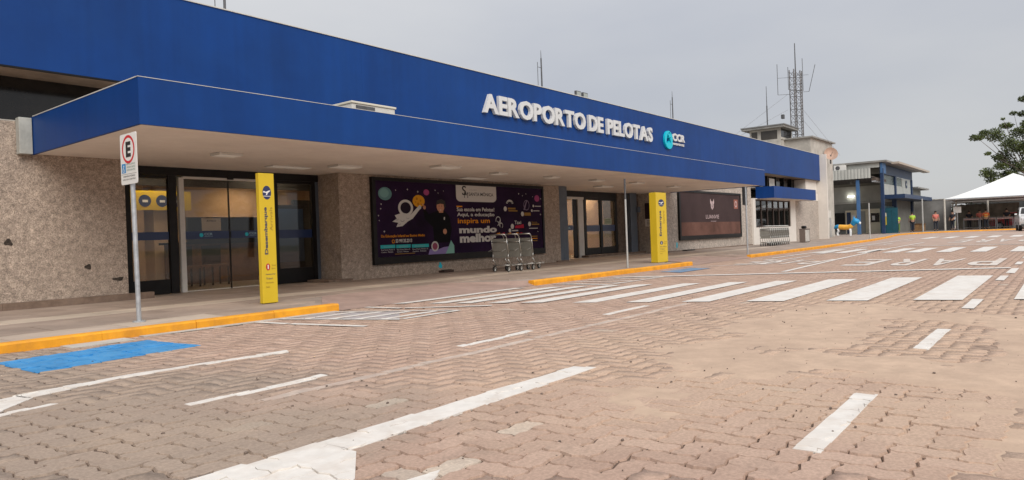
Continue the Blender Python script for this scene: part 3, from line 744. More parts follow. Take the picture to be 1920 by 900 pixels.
# fascia in cladding sheets
fx = [-12, -4, 3.2, 10.4, 17.6, 24.8, 32, 39.2, 47.28]
for a, b in zip(fx, fx[1:]): box('fascia_panel', T, BLUE, a, b - .0015, 12.50, 12.54, 3.80, 5.44)
box('fascia_capping', T, ALU, -12, 47.28, 12.48, 12.62, 5.441, 5.462)
box('fascia_drip', T, BLACK, -12, 47.28, 12.502, 12.546, 3.775, 3.798)
wall(-12, 47.2, 12.6, 26, 5.05, 5.15, ROOFG, 'roof'); wall(-12, 47.2, 12.545, 12.6, 3.905, 5.43, ROOFG, 'parapet')
wall(-12, -11.9, 13.6, 26, 0, 5.05, PEBBLE); wall(-12, 47.2, 25.9, 26, 0, 5.05, PEBBLE); wall(47.0, 47.2, 13.6, 25.9, 0, 5.05, WHITE)
# canopy
can = thing('canopy', (0, 0, 0), None, None); can.parent = T; can.location = (3.885, 8.86 - 12.65, 2.47)
for k in list(can.keys()): del can[k]
def cbox(name, mt, *a): return box(name, can, mt, *a)
CX0, CX1, CY = 3.885, 26.2, 8.86
for a, b in ((3.885, 9.0), (9.0, 14.6), (14.6, 20.4), (20.4, 26.2)): cbox('canopy_fascia_panel', BLUE, a, b - .0012, CY, CY + .04, 2.47, 3.05)
cbox('canopy_fascia_panel', BLUE, CX0, CX0 + .04, CY + .041, 12.645, 2.472, 3.048)
cbox('canopy_fascia_panel', BLUE, CX1 - .042, CX1 - .0013, CY + .041, 12.645, 2.472, 3.048)
cbox('canopy_soffit', SOFFIT, CX0 + .041, CX1 - .044, CY + .041, 13.95, 2.490, 2.53)
cbox('canopy_roof', ROOFG, CX0 + .041, CX1 - .044, CY + .041, 12.49, 2.95, 3.0)
cbox('canopy_capping', ALU, CX0 - .006, CX1, CY - .004, CY + .05, 3.051, 3.058)
cbox('canopy_capping', ALU, CX0 - .006, CX0 + .05, CY + .051, 12.49, 3.049, 3.062)
def soffit_lamp(x, y, w=.42, d=.30, lit=LAMPS, h=.045):
    l = MB(); l.bbox(x - w / 2, x + w / 2, y - d / 2, y + d / 2, 2.49 - h, 2.489, .006, mt=ALU)
    l.box(x - w / 2 + .02, x + w / 2 - .02, y - d / 2 + .02, y + d / 2 - .02, 2.49 - h - .003, 2.49 - h + .001, mt=lit)
    l.build('canopy_lamp', parent=can)
soffit_lamp(6.2, 10.98); soffit_lamp(9.0, 11.45, .6, .35); soffit_lamp(10.85, 10.42, .62, .36); soffit_lamp(13.06, 10.78, .35, .3); soffit_lamp(15.2, 10.73, .35, .3)
soffit_lamp(17.4, 10.7, .45, .3); soffit_lamp(19.6, 10.6, .5, .3); soffit_lamp(19.9, 12.0, .7, .35); soffit_lamp(22.6, 10.8, .5, .3); soffit_lamp(8.2, 12.2, .9, .3, h=.02); soffit_lamp(13.6, 12.1, .8, .3, h=.02)
# small awning
for n_, a in (('awning_panel', (35.93, 43.3, 11.71, 11.75, 2.42, 3.02)), ('awning_panel', (35.93, 35.97, 11.752, 12.64, 2.421, 3.019)), ('awning_panel', (43.26, 43.299, 11.752, 12.64, 2.421, 3.019)),
              ):
    box(n_, T, BLUE, *a)
box('awning_soffit', T, SOFFIT, 35.972, 43.258, 11.752, 12.64, 2.44, 2.47); box('awning_roof', T, ROOFG, 35.972, 43.258, 11.752, 12.64, 2.92, 2.96)
# white window bay
box('wall', T, WHITE, 35.252, 35.62, 12.56, 13.3, .0, 2.44); box('wall', T, WHITE, 41.3, 42.19, 12.56, 13.3, .0, 2.44)
box('wall', T, WHITE, 35.621, 41.299, 12.563, 13.3, .0, .95); box('wall', T, WHITE, 35.621, 41.299, 12.563, 13.3, 2.40, 2.438)
wn_ = thing('window', (0, 0, 0), None, None); wn_.parent = T; wn_.location = (38.4, 0, .95)
for k in list(wn_.keys()): del wn_[k]
brm = mat('brown_mullion', (.05, .03, .022), .5)
for i in range(7):
    x = 35.63 + i * (5.58 / 6); box('window_frame', wn_, brm, x, x + .085, 12.60, 12.68, .95, 2.40)
box('window_frame', wn_, brm, 35.63, 41.29, 12.605, 12.675, .952, 1.0); box('window_frame', wn_, brm, 35.63, 41.29, 12.605, 12.675, 1.93, 1.97); box('window_frame', wn_, brm, 35.63, 41.29, 12.605, 12.675, 2.34, 2.398)
for i in range(6):
    x = 35.72 + i * (5.58 / 6); box('window_pane', wn_, GLASSW, x, x + .84, 12.64, 12.646, 1.0, 2.34)
box('room_wall', T, mat('dim_room', (.10, .09, .075), .9, noise_s=1.5, var=.3), 35.3, 42.1, 13.31, 13.38, .05, 2.9)
for i in range(9): box('curtain', wn_, mat('pale_curtain', (.34, .31, .26), .9, noise_s=6, var=.15), 35.8 + i * .62, 36.12 + i * .62 + (i % 3) * .1, 12.80, 12.83, 1.0 + (i % 2) * .9, 2.3)
# end fin
box('side_fin', T, WHITE, 47.29, 47.44, 12.10, 13.4, .0, 5.46); box('side_fin', T, WHITE, 47.445, 48.0, 12.3, 13.4, .0, 5.35)
# downpipe box beside the canopy
bbox('downpipe_box', T, mat('pale_metal_box', (.42, .42, .38), .5, noise_s=3, var=.1, stain=.4, stain_s=4), 3.70, 3.876, 12.50, 12.648, 2.47, 3.03, b=.008)
# ---- entrance 1 (recess X 5.26..9.745, glazing at Y=13.4)
DY = 13.40
def door(x, name='door'):
    d = bpy.data.objects.new(name, None); COL.objects.link(d); d.parent = T; d.location = (x, DY - 12.65, 0); return d
wall(5.262, 5.30, 13.382, 14.0, 0, 2.488, BLACK); box('door_head', T, BLACK, 5.31, 9.742, 13.38, 13.50, 2.335, 2.488)
d1 = door(5.9)
for a in ((5.31, 5.66, 13.40, 13.46, GZ, 2.334), (6.35, 6.50, 13.385, 13.47, GZ, 2.334)): box('door_frame', d1, BLACK, *a)
box('door_frame', d1, BLACK, 5.662, 6.348, 13.41, 13.46, GZ, .36); box('door_frame', d1, BLACK, 5.662, 6.348, 13.41, 13.46, 2.27, 2.33)
box('door_glass', d1, GLASS, 5.662, 6.348, 13.43, 13.436, .36, 2.27); box('door_band', d1, BANDB, 5.664, 6.346, 13.42, 13.425, 1.11, 1.26)
d2 = door(7.6, 'sliding_door')
box('door_frame', d2, ALU, 6.545, 6.64, 13.37, 13.46, GZ, 2.30); box('top_rail', d2, ALU, 6.645, 8.60, 13.40, 13.46, 2.285, 2.33)
box('door_sensor', d2, BLACK, 7.55, 7.67, 13.36, 13.398, 2.30, 2.36)
for a, b in ((6.65, 7.565), (7.60, 8.58)):
    box('door_glass', d2, GLASS, a, b, 13.43, 13.438, GZ + .02, 2.283)
    box('door_band', d2, BANDB, a + .01, b - .005, 13.42, 13.425, 1.11, 1.26)
    f = Face((a + (b - a) * .36, 13.418, 1.15), (1, 0, 0), (0, 0, 1)); f.disc(.0, .035, .04, TEAL, .001); f.text('CCR', .06, .03, .17, .045, BANDL, .001, .01); f.text('AEROPORTOS', .06, 0, .17, .016, BANDL, .001); f.build('band_print', parent=d2)
    box('door_rail', d2, ALU, a, b, 13.425, 13.445, GZ + .003, GZ + .019)
box('door_edge', d2, BLACK, 7.568, 7.597, 13.425, 13.445, GZ, 2.283)
d3 = door(9.1)
for a in ((8.60, 8.69, 13.385, 13.47, GZ, 2.334), (9.56, 9.655, 13.385, 13.47, GZ, 2.334)): box('door_frame', d3, BLACK, *a)
box('door_frame', d3, BLACK, 8.692, 9.558, 13.41, 13.46, GZ, .42); box('door_frame', d3, BLACK, 8.692, 9.558, 13.41, 13.46, 2.27, 2.333)
box('door_glass', d3, GLASS, 8.692, 9.558, 13.43, 13.436, .42, 2.27); box('door_band', d3, BANDB, 8.694, 9.556, 13.42, 13.425, 1.08, 1.26)
for i in range(4): box('pilaster', T, SLATE, 9.658 + i * .021, 9.675 + i * .021, 13.385, 13.60, GZ, 2.488)
# lobby behind entrance 1 and 2
LB = thing('lobby', (0, 0, 0), None, None); LB.parent = T
for k in list(LB.keys()): del LB[k]
LB.location = (14, 3, 0)
box('lobby_floor', LB, LFLOOR, 4.2, 28, 13.5, 20, .06, .09); box('lobby_ceiling', LB, LCEIL, 4.2, 28, 13.61, 20, 2.75, 2.8)
box('lobby_wall', LB, WARMW, 4.2, 28, 20, 20.1, .09, 2.75); box('lobby_wall', LB, WARMW, 4.1, 4.2, 13.61, 20, .09, 2.75); box('lobby_wall', LB, WARMW, 14.0, 14.1, 13.61, 20, .09, 2.75); box('lobby_wall', LB, WARMW, 28, 28.1, 14.5, 20, .09, 2.75)
for x, y, w in ((7.6, 16.8, .5), (11.2, 17.5, .45)): box('lobby_column', LB, mat('lobby_column_cream', (.58, .42, .27), .8, noise_s=2, var=.05), x, x + w, y, y + w, .09, 2.75)
box('lobby_wall', LB, WARMW, 17.5, 27.9, 16.4, 16.5, .09, 2.75); box('bulkhead', LB, VDARK, 9.0, 14.0, 18.0, 18.1, .09, 1.75)
for x, y in ((6.4, 15.0), (9.3, 15.2), (7.5, 18.3), (12.3, 16.3), (11, 19), (19.5, 14.6), (21.5, 15.2), (23.5, 14.8), (25.2, 15.8), (20.2, 16.0), (22.6, 16.1)): box('ceiling_lamp', LB, LAMPW, x, x + 1.1, y, y + .35, 2.735, 2.752)
f = Face((5.3, 15.4, 1.78), (1, 0, 0), (0, 0, 1)); f.rect(0, 0, 2.5, .42, YELLOW, 0)
for i in range(3): f.disc(1.5 + i * .36, .2, .13, NAVY, .002); f.rect(1.45 + i * .36, .17, 1.56 + i * .36, .22, SIGNW, .004)
f.text('Check-in', .25, .14, .9, .18, mat('brown_print', (.3, .17, .03), .6), .002, .01)
hs = f.build('hanging_sign', parent=None); tag(hs, 'yellow hanging lobby sign with round dark icons seen through left glass', 'sign')
box('dark_upper_band', LB, VDARK, 5.3, 13.9, 15.8, 15.9, 2.35, 2.74)  # near-black band added for the darker strip high in the lobby
for x_ in (6.0, 12.6): box('lobby_partition', LB, VDARK, x_, x_ + .9, 18.6, 18.7, .09, 2.3)
def stool(x, y, z, nm, lab):
    t = thing(nm, (x, y, .09), lab, 'chair', 'dark chairs inside the lobby')
    box('seat', t, WOODB, x - .22, x + .22, y - .22, y + .22, .50, .55); box('backrest', t, BLACK, x - .22, x + .22, y + .18, y + .22, .55, .98)
    for a in (-.19, .19):
        for b in (-.19, .19): box('leg', t, BLACK, x + a - .015, x + a + .015, y + b - .015, y + b + .015, .09, .5)
ct = thing('service_counter', (8.6, 16.2, .09), 'brown service counter standing inside the lobby behind the sliding door', 'counter')
box('counter_top', ct, BLACK, 7.6, 9.9, 16.0, 16.6, 1.03, 1.08); box('counter_front', ct, WOODB, 7.7, 9.8, 16.06, 16.12, .09, 1.03); box('counter_side', ct, WOODB, 7.7, 7.76, 16.13, 16.55, .09, 1.03)
vm_ = thing('vending_machine', (11.3, 16.8, .09), 'dark vending machine deep inside the left lobby', 'machine')  # dark body with a plain dark blue front panel
MB().bbox(10.0, 10.9, 15.6, 16.3, .09, 1.95, .02).build('machine_body', BLACK, vm_); box('machine_front', vm_, mat('machine_blue_panel', (.03, .07, .16), .3), 10.06, 10.84, 15.58, 15.598, .5, 1.85)
stool(7.5, 15.1, .09, 'lobby_chair', 'dark chair seen left of the notice through the sliding glass'); stool(8.25, 15.25, .09, 'lobby_chair', 'dark chair seen right of the notice through the sliding glass')
nt = Face((7.02, 13.47, 1.27), (1, 0, 0), (0, 0, 1)); nt.rect(0, 0, .40, .25, mat('notice_paper', (.80, .66, .50), .8), 0)
nt.text('AVISO', .1, .18, .2, .035, INK, .001, .01)
nt = nt.build('paper_notice'); tag(nt, 'pale paper notice behind the sliding glass above the blue band', 'notice')
# ---- entrance 2 (recess X 18.27..25.65)
D2 = 13.9
for i in range(4): box('pilaster', T, SLATE, 18.275 + i * .13, 18.40 + i * .13, 12.70, 12.86, GZ, 2.488)
box('door_head', T, BLACK, 18.3, 23.95, D2 - .02, D2 + .1, 2.28, 2.488)
d4 = bpy.data.objects.new('sliding_door', None); COL.objects.link(d4); d4.parent = T; d4.location = (20.5, D2 - 12.65, 0)
box('door_frame', d4, ALU, 18.9, 21.7, D2 - .03, D2 + .04, 2.19, 2.275); box('door_frame', d4, ALU, 21.18, 21.52, D2 - .05, D2 + .02, GZ, 2.188)
box('door_glass', d4, GLASS, 18.9, 20.9, D2, D2 + .006, GZ, 2.18); box('door_band', d4, BANDB, 18.9, 20.9, D2 - .01, D2 - .004, 1.08, 1.26)
box('door_edge', d4, BLACK, 20.92, 21.17, D2 - .01, D2 + .03, GZ, 2.188)
f = Face((20.3, D2 - .013, 1.13), (1, 0, 0), (0, 0, 1)); f.text('CCR', 0, 0, .4, .07, BANDL, .001, .01); f.build('band_print', parent=d4)
d5 = bpy.data.objects.new('door', None); COL.objects.link(d5); d5.parent = T; d5.location = (22.7, D2 - 12.65, 0)
for a, b in ((21.6, 21.74), (22.70, 22.84), (23.80, 23.95)): box('door_frame', d5, BLACK, a, b, D2 - .04, D2 + .04, .16, 2.278)
box('door_frame', d5, BLACK, 21.6, 23.95, D2 - .03, D2 + .03, .16, .42); box('door_frame', d5, BLACK, 21.6, 23.95, D2 - .032, D2 + .03, 2.18, 2.277)
for a, b in ((21.742, 22.698), (22.842, 23.798)):
    box('door_glass', d5, GLASS, a, b, D2, D2 + .006, .42, 2.18); box('door_band', d5, BANDB, a, b, D2 - .012, D2 - .004, 1.02, 1.25)
wall(23.96, 25.64, D2 - .05, 14.5, 0, 2.488, mat('dark_brown_render', (.15, .115, .09), .9, noise_s=9, var=.3, stain=.3, stain_s=.8))  # render in a darker brown than the neighbouring walls
wall(25.0, 28.6, 14.0 + .402, 14.6, 0, 2.488, PEBBLE2)
box('entrance_step', T, PLINTH, 21.3, 25.6, 13.55, 13.85, .02, .16)
for i in range(4): box('pilaster', T, SLATE, 24.55 + i * .13, 24.67 + i * .13, D2 - .30, D2 - .05, GZ, 2.488)
bx = MB().bbox(25.02, 25.2, D2 - .4, D2 - .3, 1.72, 1.95, .02).build('alarm_bell', SLATE); tag(bx, 'small grey alarm bell fixed to the pilaster beside the second entrance', 'bell')
# items seen inside entrance 2
for x, y, c_, h_, lab in ((21.9, 15.3, mat('red_roll_banner', (.45, .01, .05), .6), 1.15, 'red roll-up banner standing inside the second entrance'),):
    t = thing('roll_up_banner', (x, y, .09), lab, 'banner'); box('banner_sheet', t, c_, x, x + .7, y, y + .02, .14, h_); box('banner_base', t, ALU, x - .05, x + .75, y - .08, y + .1, .09, .14)
nt = Face((23.05, D2 - .012, 1.28), (1, 0, 0), (0, 0, 1)); nt.rect(0, 0, .5, .22, mat('green_white_notice', (.42, .48, .36), .8), 0)
for i in range(3): nt.rect(.05, .04 + i * .06, .44, .06 + i * .06, mat('notice_grey_print', (.12, .16, .12), .8), .001)
nt = nt.build('door_notice'); tag(nt, 'small pale notice taped on the far dark door of second entrance', 'notice')
pn = Face((25.56, 12.68, 0), (0, -1, 0), (0, 0, 1))
# poster on the back wall of entrance 2
pst = Face((25.15, 14.38, 1.12), (1, 0, 0), (0, 0, 1))
# white/dark poster seen left of the second totem (on side wall of the recess)
ps = Face((25.645, 13.55, 1.15), (0, -1, 0), (0, 0, 1))
ps.rect(0, 0, .62, .95, mat('poster_dark', (.05, .03, .035), .6), .004); ps.rect(0, 0, .62, .30, SIGNW, .006)
for i in range(4): ps.rect(.08, .05 + i * .055, .5, .07 + i * .055, INK, .008)
ps = ps.build('wall_poster'); tag(ps, 'dark poster with white lower part on the wall behind the second totem', 'poster')

# ------------------------------------------------------------------ LETTERING
LS = thing('letter_sign', (19.4, 12.49, 4.35), 'large raised white letters reading AEROPORTO DE PELOTAS on the blue fascia', 'sign')
def raised(word, xa, xb, z, h, depth, mt, parent, bold=.045, gap=.06, serif=True):
    ws = []
    for ch in word:
        v, _ = text_geo(ch, bold, 0.0); ws.append(max(p[0] for p in v) - min(p[0] for p in v))
    tot = sum(ws); sc = (xb - xa) / (tot + gap * tot / len(word) * (len(word) - 1)); g = gap * tot / len(word) * sc; x = xa
    for ch, w in zip(word, ws):
        f = Face((x, 12.49 - depth / 2, z), (1, 0, 0), (0, 0, 1)); v, fs = text_geo(ch, bold, .5)
        x0 = min(p[0] for p in v); y0 = min(p[1] for p in v); y1 = max(p[1] for p in v); o_ = []
        over = .012 if ch in 'OSC' else 0
        for p in v: o_.append(f.P((p[0] - x0) * sc, -over + (p[1] - y0) / (y1 - y0) * (h + 2 * over), p[2] * depth))
        f.add(o_, fs, mt); f.build('letter', parent=parent); x += w * sc + g
raised('AEROPORTO', 14.50, 19.62, 4.345, .53, .09, LETTER, LS, bold=.036, gap=.055)
raised('DE', 19.82, 20.74, 4.345, .53, .09, LETTER, LS, bold=.036, gap=.055)
raised('PELOTAS', 21.0, 24.33, 4.345, .53, .09, LETTER, LS, bold=.036, gap=.055)
CG = thing('company_emblem', (25.7, 12.49, 4.2), 'raised turquoise globe emblem with white CCR lettering at the end of the fascia sign', 'sign')
e = MB()
pr = []
for i in range(40):
    t = 2 * math.pi * i / 40; r = .33 if not (3 < i < 9) else .29
    pr.append((25.73 + .36 * math.cos(t), 4.55 + .355 * math.sin(t)))
def extr(poly, y0, y1, mt, g):
    n = len(poly); v = [(x, y0, z) for x, z in poly] + [(x, y1, z) for x, z in poly]
    g.add(v, [tuple(range(n)), tuple(range(2 * n - 1, n - 1, -1))] + [(i, n + i, n + (i + 1) % n, (i + 1) % n) for i in range(n)], mt)
# globe built from swirling crescent blades
for k, (a0, a1, ri, ro, dx, dz_) in enumerate(((70, 250, .18, .36, 0, 0), (200, 340, .02, .34, .02, -.02), (300, 430, .10, .31, .0, .03), (20, 120, .02, .20, -.02, .05))):
    P = []
    for i in range(15):
        t = R(a0 + (a1 - a0) * i / 14); P.append((25.73 + dx + ro * math.cos(t), 4.55 + dz_ + ro * math.sin(t)))
    for i in range(14, -1, -1):
        t = R(a0 + (a1 - a0) * i / 14); w = math.sin(math.pi * i / 14); rr = ri + (ro - ri) * (1 - w) * .85; P.append((25.73 + dx + rr * math.cos(t), 4.55 + dz_ + rr * math.sin(t)))
    g = MB(); extr(P, 12.42 - k * .008, 12.495, TEAL, g); g.build('emblem_blade', parent=CG)
raised('CCR', 26.12, 27.25, 4.56, .29, .06, LETTER, CG, bold=.045, gap=.06)
raised('AEROPORTOS', 26.14, 27.2, 4.40, .075, .04, LETTER, CG, bold=.03, gap=.08)

# ------------------------------------------------------------------ BILLBOARDS
B1 = thing('billboard', (14, 12.6, .38), 'wide dark purple school advert with astronaut and white slogan between the entrances', 'billboard')
BY = 12.57
for a in ((10.62, 10.72, 12.555, 12.645, .39, 2.43), (17.24, 17.32, 12.555, 12.645, .39, 2.43), (10.722, 17.238, 12.556, 12.645, 2.35, 2.428), (10.722, 17.238, 12.556, 12.645, .392, .56)): box('billboard_frame', B1, BLACK, *a)
BX0, BX1, BZ0, BZ1 = 10.722, 17.238, .56, 2.35
PURP = mat('poster_purple', (.022, .008, .034), .45, noise_s=.8, var=.35)
box('billboard_panel', B1, PURP, BX0, BX1, 12.58, 12.645, BZ0, BZ1)
PW = mat('print_white', (.62, .60, .57), .6); PO = mat('print_orange', (.75, .28, .015), .6); PTL = mat('print_turquoise', (.04, .42, .44), .6); PG = mat('print_pale', (.55, .54, .52), .6)
PSK = mat('print_skin', (.55, .27, .17), .6); PPK = mat('print_pink', (.38, .07, .20), .6); PGT = mat('print_grey_teal', (.13, .27, .28), .6); PY = mat('print_yellow_orange', (.72, .33, .02), .6)
PLI = mat('print_lilac', (.26, .20, .42), .6); PMI = mat('print_mint', (.22, .45, .38), .6); PBR = mat('print_brown', (.30, .17, .04), .6); PRD = mat('print_red', (.45, .02, .05), .6)
F = Face((BX0, 12.578, BZ0), (1, 0, 0), (0, 0, 1)); BW, BH = BX1 - BX0, BZ1 - BZ0
def fx_(px): return (px - 55) / (1552 - 55) * BW       # horizontal layout of the print in its own units, corrected for foreshortening below
# the print is laid out in fractions of the board: u from 0 to 1 across, v from 0 to 1 up
xs_tab = [(55, 0), (210, .088), (340, .166), (480, .256), (600, .335), (715, .415), (900, .547), (1065, .67), (1230, .79), (1400, .905), (1552, 1)]
def U(px):
    for (a, ua), (b, ub) in zip(xs_tab, xs_tab[1:]):
        if px <= b or b == 1552: return (ua + (ub - ua) * (px - a) / (b - a)) * BW
def V(px, py):
    t = (px - 55) / (1552 - 55); yt = 75 + t * (135 - 75); yb = 775 + t * (735 - 775) - 40 * (t > 0) * 0; return (yb - py) / (yb - yt) * BH
def gear(cx, cy, r, mt, d):
    F.disc(U(cx), V(cx, cy), r, mt, d)
F.disc(U(135), V(135, 195), .21, PGT, .001, ry=.155); F.disc(U(128), V(128, 188), .14, mat('print_light_teal', (.20, .38, .38), .6), .002, ry=.11)
F.disc(U(410), V(410, 262), .205, PY, .001, ry=.152)
for a, b, r in ((395, 240, .035), (425, 258, .028), (405, 290, .04), (430, 292, .02), (385, 270, .02)): F.disc(U(a), V(a, b), r, mat('print_crater', (.5, .19, .01), .6), .002)
F.disc(U(475), V(475, 180), .10, PPK, .001, ry=.075); F.disc(U(1492), V(1492, 232), .125, PPK, .001, ry=.10)
for a, b in ((225, 162), (322, 155), (405, 175), (572, 185), (617, 165), (548, 160), (95, 332), (100, 290), (80, 440), (118, 540), (75, 395), (1285, 185), (1363, 186), (1325, 205), (1440, 215), (1530, 395), (1490, 568), (1540, 235)):
    x, y = U(a), V(a, b); r = random.uniform(.018, .034)
    F.poly([(x - r, y), (x - r * .25, y + r * .25), (x, y + r), (x + r * .25, y + r * .25), (x + r, y), (x + r * .25, y - r * .25), (x, y - r), (x - r * .25, y - r * .25)], PW, .001)
F.build('planets_and_stars', parent=B1); F = Face((BX0, 12.578, BZ0), (1, 0, 0), (0, 0, 1))
# astronaut
ax, ay = U(302), V(302, 325)
F.ring(ax, ay, .17, .245, PW, .002, ky=.82); F.disc(ax, ay, .175, mat('print_visor', (.02, .012, .025), .5), .001, ry=.15)
F.ring(ax, ay, .178, .19, PG, .0035, ky=.85, a0=100, a1=230)
F.poly([(ax - .36, ay - .18), (ax - .12, ay - .12), (ax + .16, ay - .16), (ax + .42, ay + .04), (ax + .47, ay - .03), (ax + .22, ay - .26), (ax + .05, ay - .33), (ax - .12, ay - .44), (ax - .32, ay - .46), (ax - .26, ay - .36), (ax - .44, ay - .33), (ax - .30, ay - .26)], PW, .0025)
for q in ((-.3, -.24, .06), (-.12, -.27, .07), (.06, -.22, .05), (-.22, -.36, .05)): F.ring(ax + q[0], ay + q[1], q[2] * .8, q[2], mat('print_shade', (.28, .27, .29), .6), .0035, a0=200, a1=340, n=10)
F.disc(ax + .47, ay + .02, .05, PG, .003)
F.build('astronaut_print', parent=B1); F = Face((BX0, 12.578, BZ0), (1, 0, 0), (0, 0, 1))
# boy in a dark school uniform pointing
bx_, by_ = U(590), V(590, 320)
CH = mat('print_black_cloth', (.006, .006, .008), .6)
F.poly([(bx_ - .16, by_ - .10), (bx_ + .12, by_ - .09), (bx_ + .30, by_ - .22), (bx_ + .38, by_ - .55), (bx_ + .28, by_ - .90), (bx_ - .28, by_ - .90), (bx_ - .30, by_ - .50), (bx_ - .58, by_ - .30), (bx_ - .62, by_ - .08), (bx_ - .54, by_ - .05), (bx_ - .44, by_ - .18)], CH, .002)
F.disc(bx_ - .58, by_ - .01, .05, PSK, .003); F.poly([(bx_ - .60, by_), (bx_ - .57, by_ + .01), (bx_ - .63, by_ + .09), (bx_ - .66, by_ + .08)], PSK, .003)
F.disc(bx_ - .01, by_ + .02, .14, PSK, .0035, ry=.145); F.poly([(bx_ - .07, by_ - .14), (bx_ + .08, by_ - .14), (bx_ + .09, by_ - .04), (bx_ - .07, by_ - .04)], PSK, .003)
F.poly([(bx_ - .17, by_ + .06), (bx_ - .13, by_ + .17), (bx_ + .02, by_ + .21), (bx_ + .16, by_ + .16), (bx_ + .18, by_ + .0), (bx_ + .12, by_ - .02), (bx_ + .10, by_ + .08), (bx_ - .02, by_ + .09)], HAIR, .0045)
for q in (-.06, .03): F.disc(bx_ + q, by_ + .03, .012, INK, .0045)
F.poly([(bx_ - .05, by_ - .06), (bx_ + .02, by_ - .06), (bx_ - .01, by_ - .085)], PW, .0045)
F.disc(bx_ + .12, by_ - .62, .07, PSK, .004); F.poly([(bx_ + .1, by_ - .25), (bx_ + .14, by_ - .25), (bx_ + .13, by_ - .33), (bx_ + .09, by_ - .31)], PW, .0035)
# rocks and helmet at his feet
F.poly([(bx_ - .50, .0), (bx_ + .42, .0), (bx_ + .44, .20), (bx_ + .33, .34), (bx_ + .24, .18), (bx_ + .05, .17), (bx_ - .2, .10), (bx_ - .44, .14)], PLI, .005)
F.poly([(bx_ + .12, .0), (bx_ + .44, .0), (bx_ + .44, .20), (bx_ + .33, .34), (bx_ + .24, .18)], PMI, .006)
F.ring(bx_ - .26, .20, .09, .13, PG, .0065); F.disc(bx_ - .26, .20, .09, mat('print_visor_rose', (.28, .07, .12), .6), .006)
F.build('student_print', parent=B1); F = Face((BX0, 12.578, BZ0), (1, 0, 0), (0, 0, 1))
# left lower texts
F.text('Da Educação Infantil ao Ensino Médio', U(90), V(90, 600), U(450) - U(90), .075, PO, .002, .02)
F.text('53 99135.2313', U(210), V(210, 645), U(350) - U(215), .085, PW, .002, .03); F.ring(U(190), V(190, 632), .03, .045, PO, .002)
for a, b in ((82, 205), (213, 332), (342, 480)):
    F.rect(U(a), V(a, 695), U(b), V(b, 662), PTL, .001); F.text(('EDUCAÇÃO', 'ENSINO', 'ENSINO')[int(a > 100) + int(a > 300)], U(a) + .1, V(a, 690), (U(b) - U(a)) * .6, .045, mat('print_light_teal', (.20, .38, .38), .6), .002, .01)
    F.text('Rua Dom Pedro II', U(a) + .02, V(a, 715), (U(b) - U(a)) * .9, .032, PG, .002); F.text('Centro  Pelotas', U(a) + .02, V(a, 735), (U(b) - U(a)) * .8, .032, PG, .002)
F.rect(U(200), V(200, 752), U(365), V(365, 742), PBR, .001)
F.build('contact_print', parent=B1); F = Face((BX0, 12.578, BZ0), (1, 0, 0), (0, 0, 1))
# logo plate
x0_, x1_ = U(720), U(1065); yt = V(890, 112); yb_ = V(890, 268)
pts = [(x0_, yt), (x0_, yb_ + .12)] + [(x0_ + .16 - .16 * math.cos(R(90 * i / 6)), yb_ + .12 - .12 * math.sin(R(90 * i / 6))) for i in range(1, 7)] + [(x1_ - .16 + .16 * math.sin(R(90 * i / 6)), yb_ + .12 - .12 * math.cos(R(90 * i / 6))) for i in range(0, 7)] + [(x1_, yt)]
F.poly(pts, PW, .0015)
lw = x1_ - x0_
F.text('S', x0_ + .14 * lw, yb_ + .17, .17, .25, INK, .003, .01); F.text('M', x0_ + .19 * lw, yb_ + .10, .15, .15, INK, .0045, .0)
F.text('COLÉGIO', x0_ + .32 * lw, yb_ + .305, .3, .035, mat('print_grey', (.3, .3, .3), .6), .003); F.text('SANTA MÔNICA', x0_ + .30 * lw, yb_ + .16, .62 * lw, .115, INK, .003, .012)
F.build('logo_plate', parent=B1); F = Face((BX0, 12.578, BZ0), (1, 0, 0), (0, 0, 1))
F.rect(U(720), V(720, 318), U(768), V(768, 306), PO, .002)
def line_t(s, pa, pb, py, h, mt, bold): F.text(s, U(pa), V((pa + pb) / 2, py), U(pb) - U(pa), h, mt, .002, bold)
line_t('Sua escola em Pelotas!', 722, 1043, 360, .105, PW, .02); F.build('slogan_opening', parent=B1); F = Face((BX0, 12.578, BZ0), (1, 0, 0), (0, 0, 1)); line_t('Aqui, a educação', 722, 1043, 418, .125, PW, .02)
F.build('slogan_opening', parent=B1); F = Face((BX0, 12.578, BZ0), (1, 0, 0), (0, 0, 1))
line_t('inspira um', 726, 1000, 490, .17, PO, .02); F.build('slogan_middle', parent=B1); F = Face((BX0, 12.578, BZ0), (1, 0, 0), (0, 0, 1)); line_t('mundo', 735, 1060, 570, .185, PW, .05); F.build('slogan_print', parent=B1); F = Face((BX0, 12.578, BZ0), (1, 0, 0), (0, 0, 1)); line_t('melhor', 738, 1052, 660, .235, PW, .05)
F.build('slogan_print', parent=B1); F = Face((BX0, 12.578, BZ0), (1, 0, 0), (0, 0, 1))
for q in ((1075, 450, .16), (1100, 500, .12)): F.ring(U(q[0]), V(q[0], q[1]), q[2] * .55, q[2] * .7, PG, .002, a0=-60, a1=200)
for i in range(5):
    t = R(72 * i); F.poly([(U(1085) + .03 * math.cos(t + 1.3), V(1085, 480) + .03 * math.sin(t + 1.3)), (U(1085) + .13 * math.cos(t), V(1085, 480) + .13 * math.sin(t)), (U(1085) + .03 * math.cos(t - 1.3), V(1085, 480) + .03 * math.sin(t - 1.3))], PG, .0035)
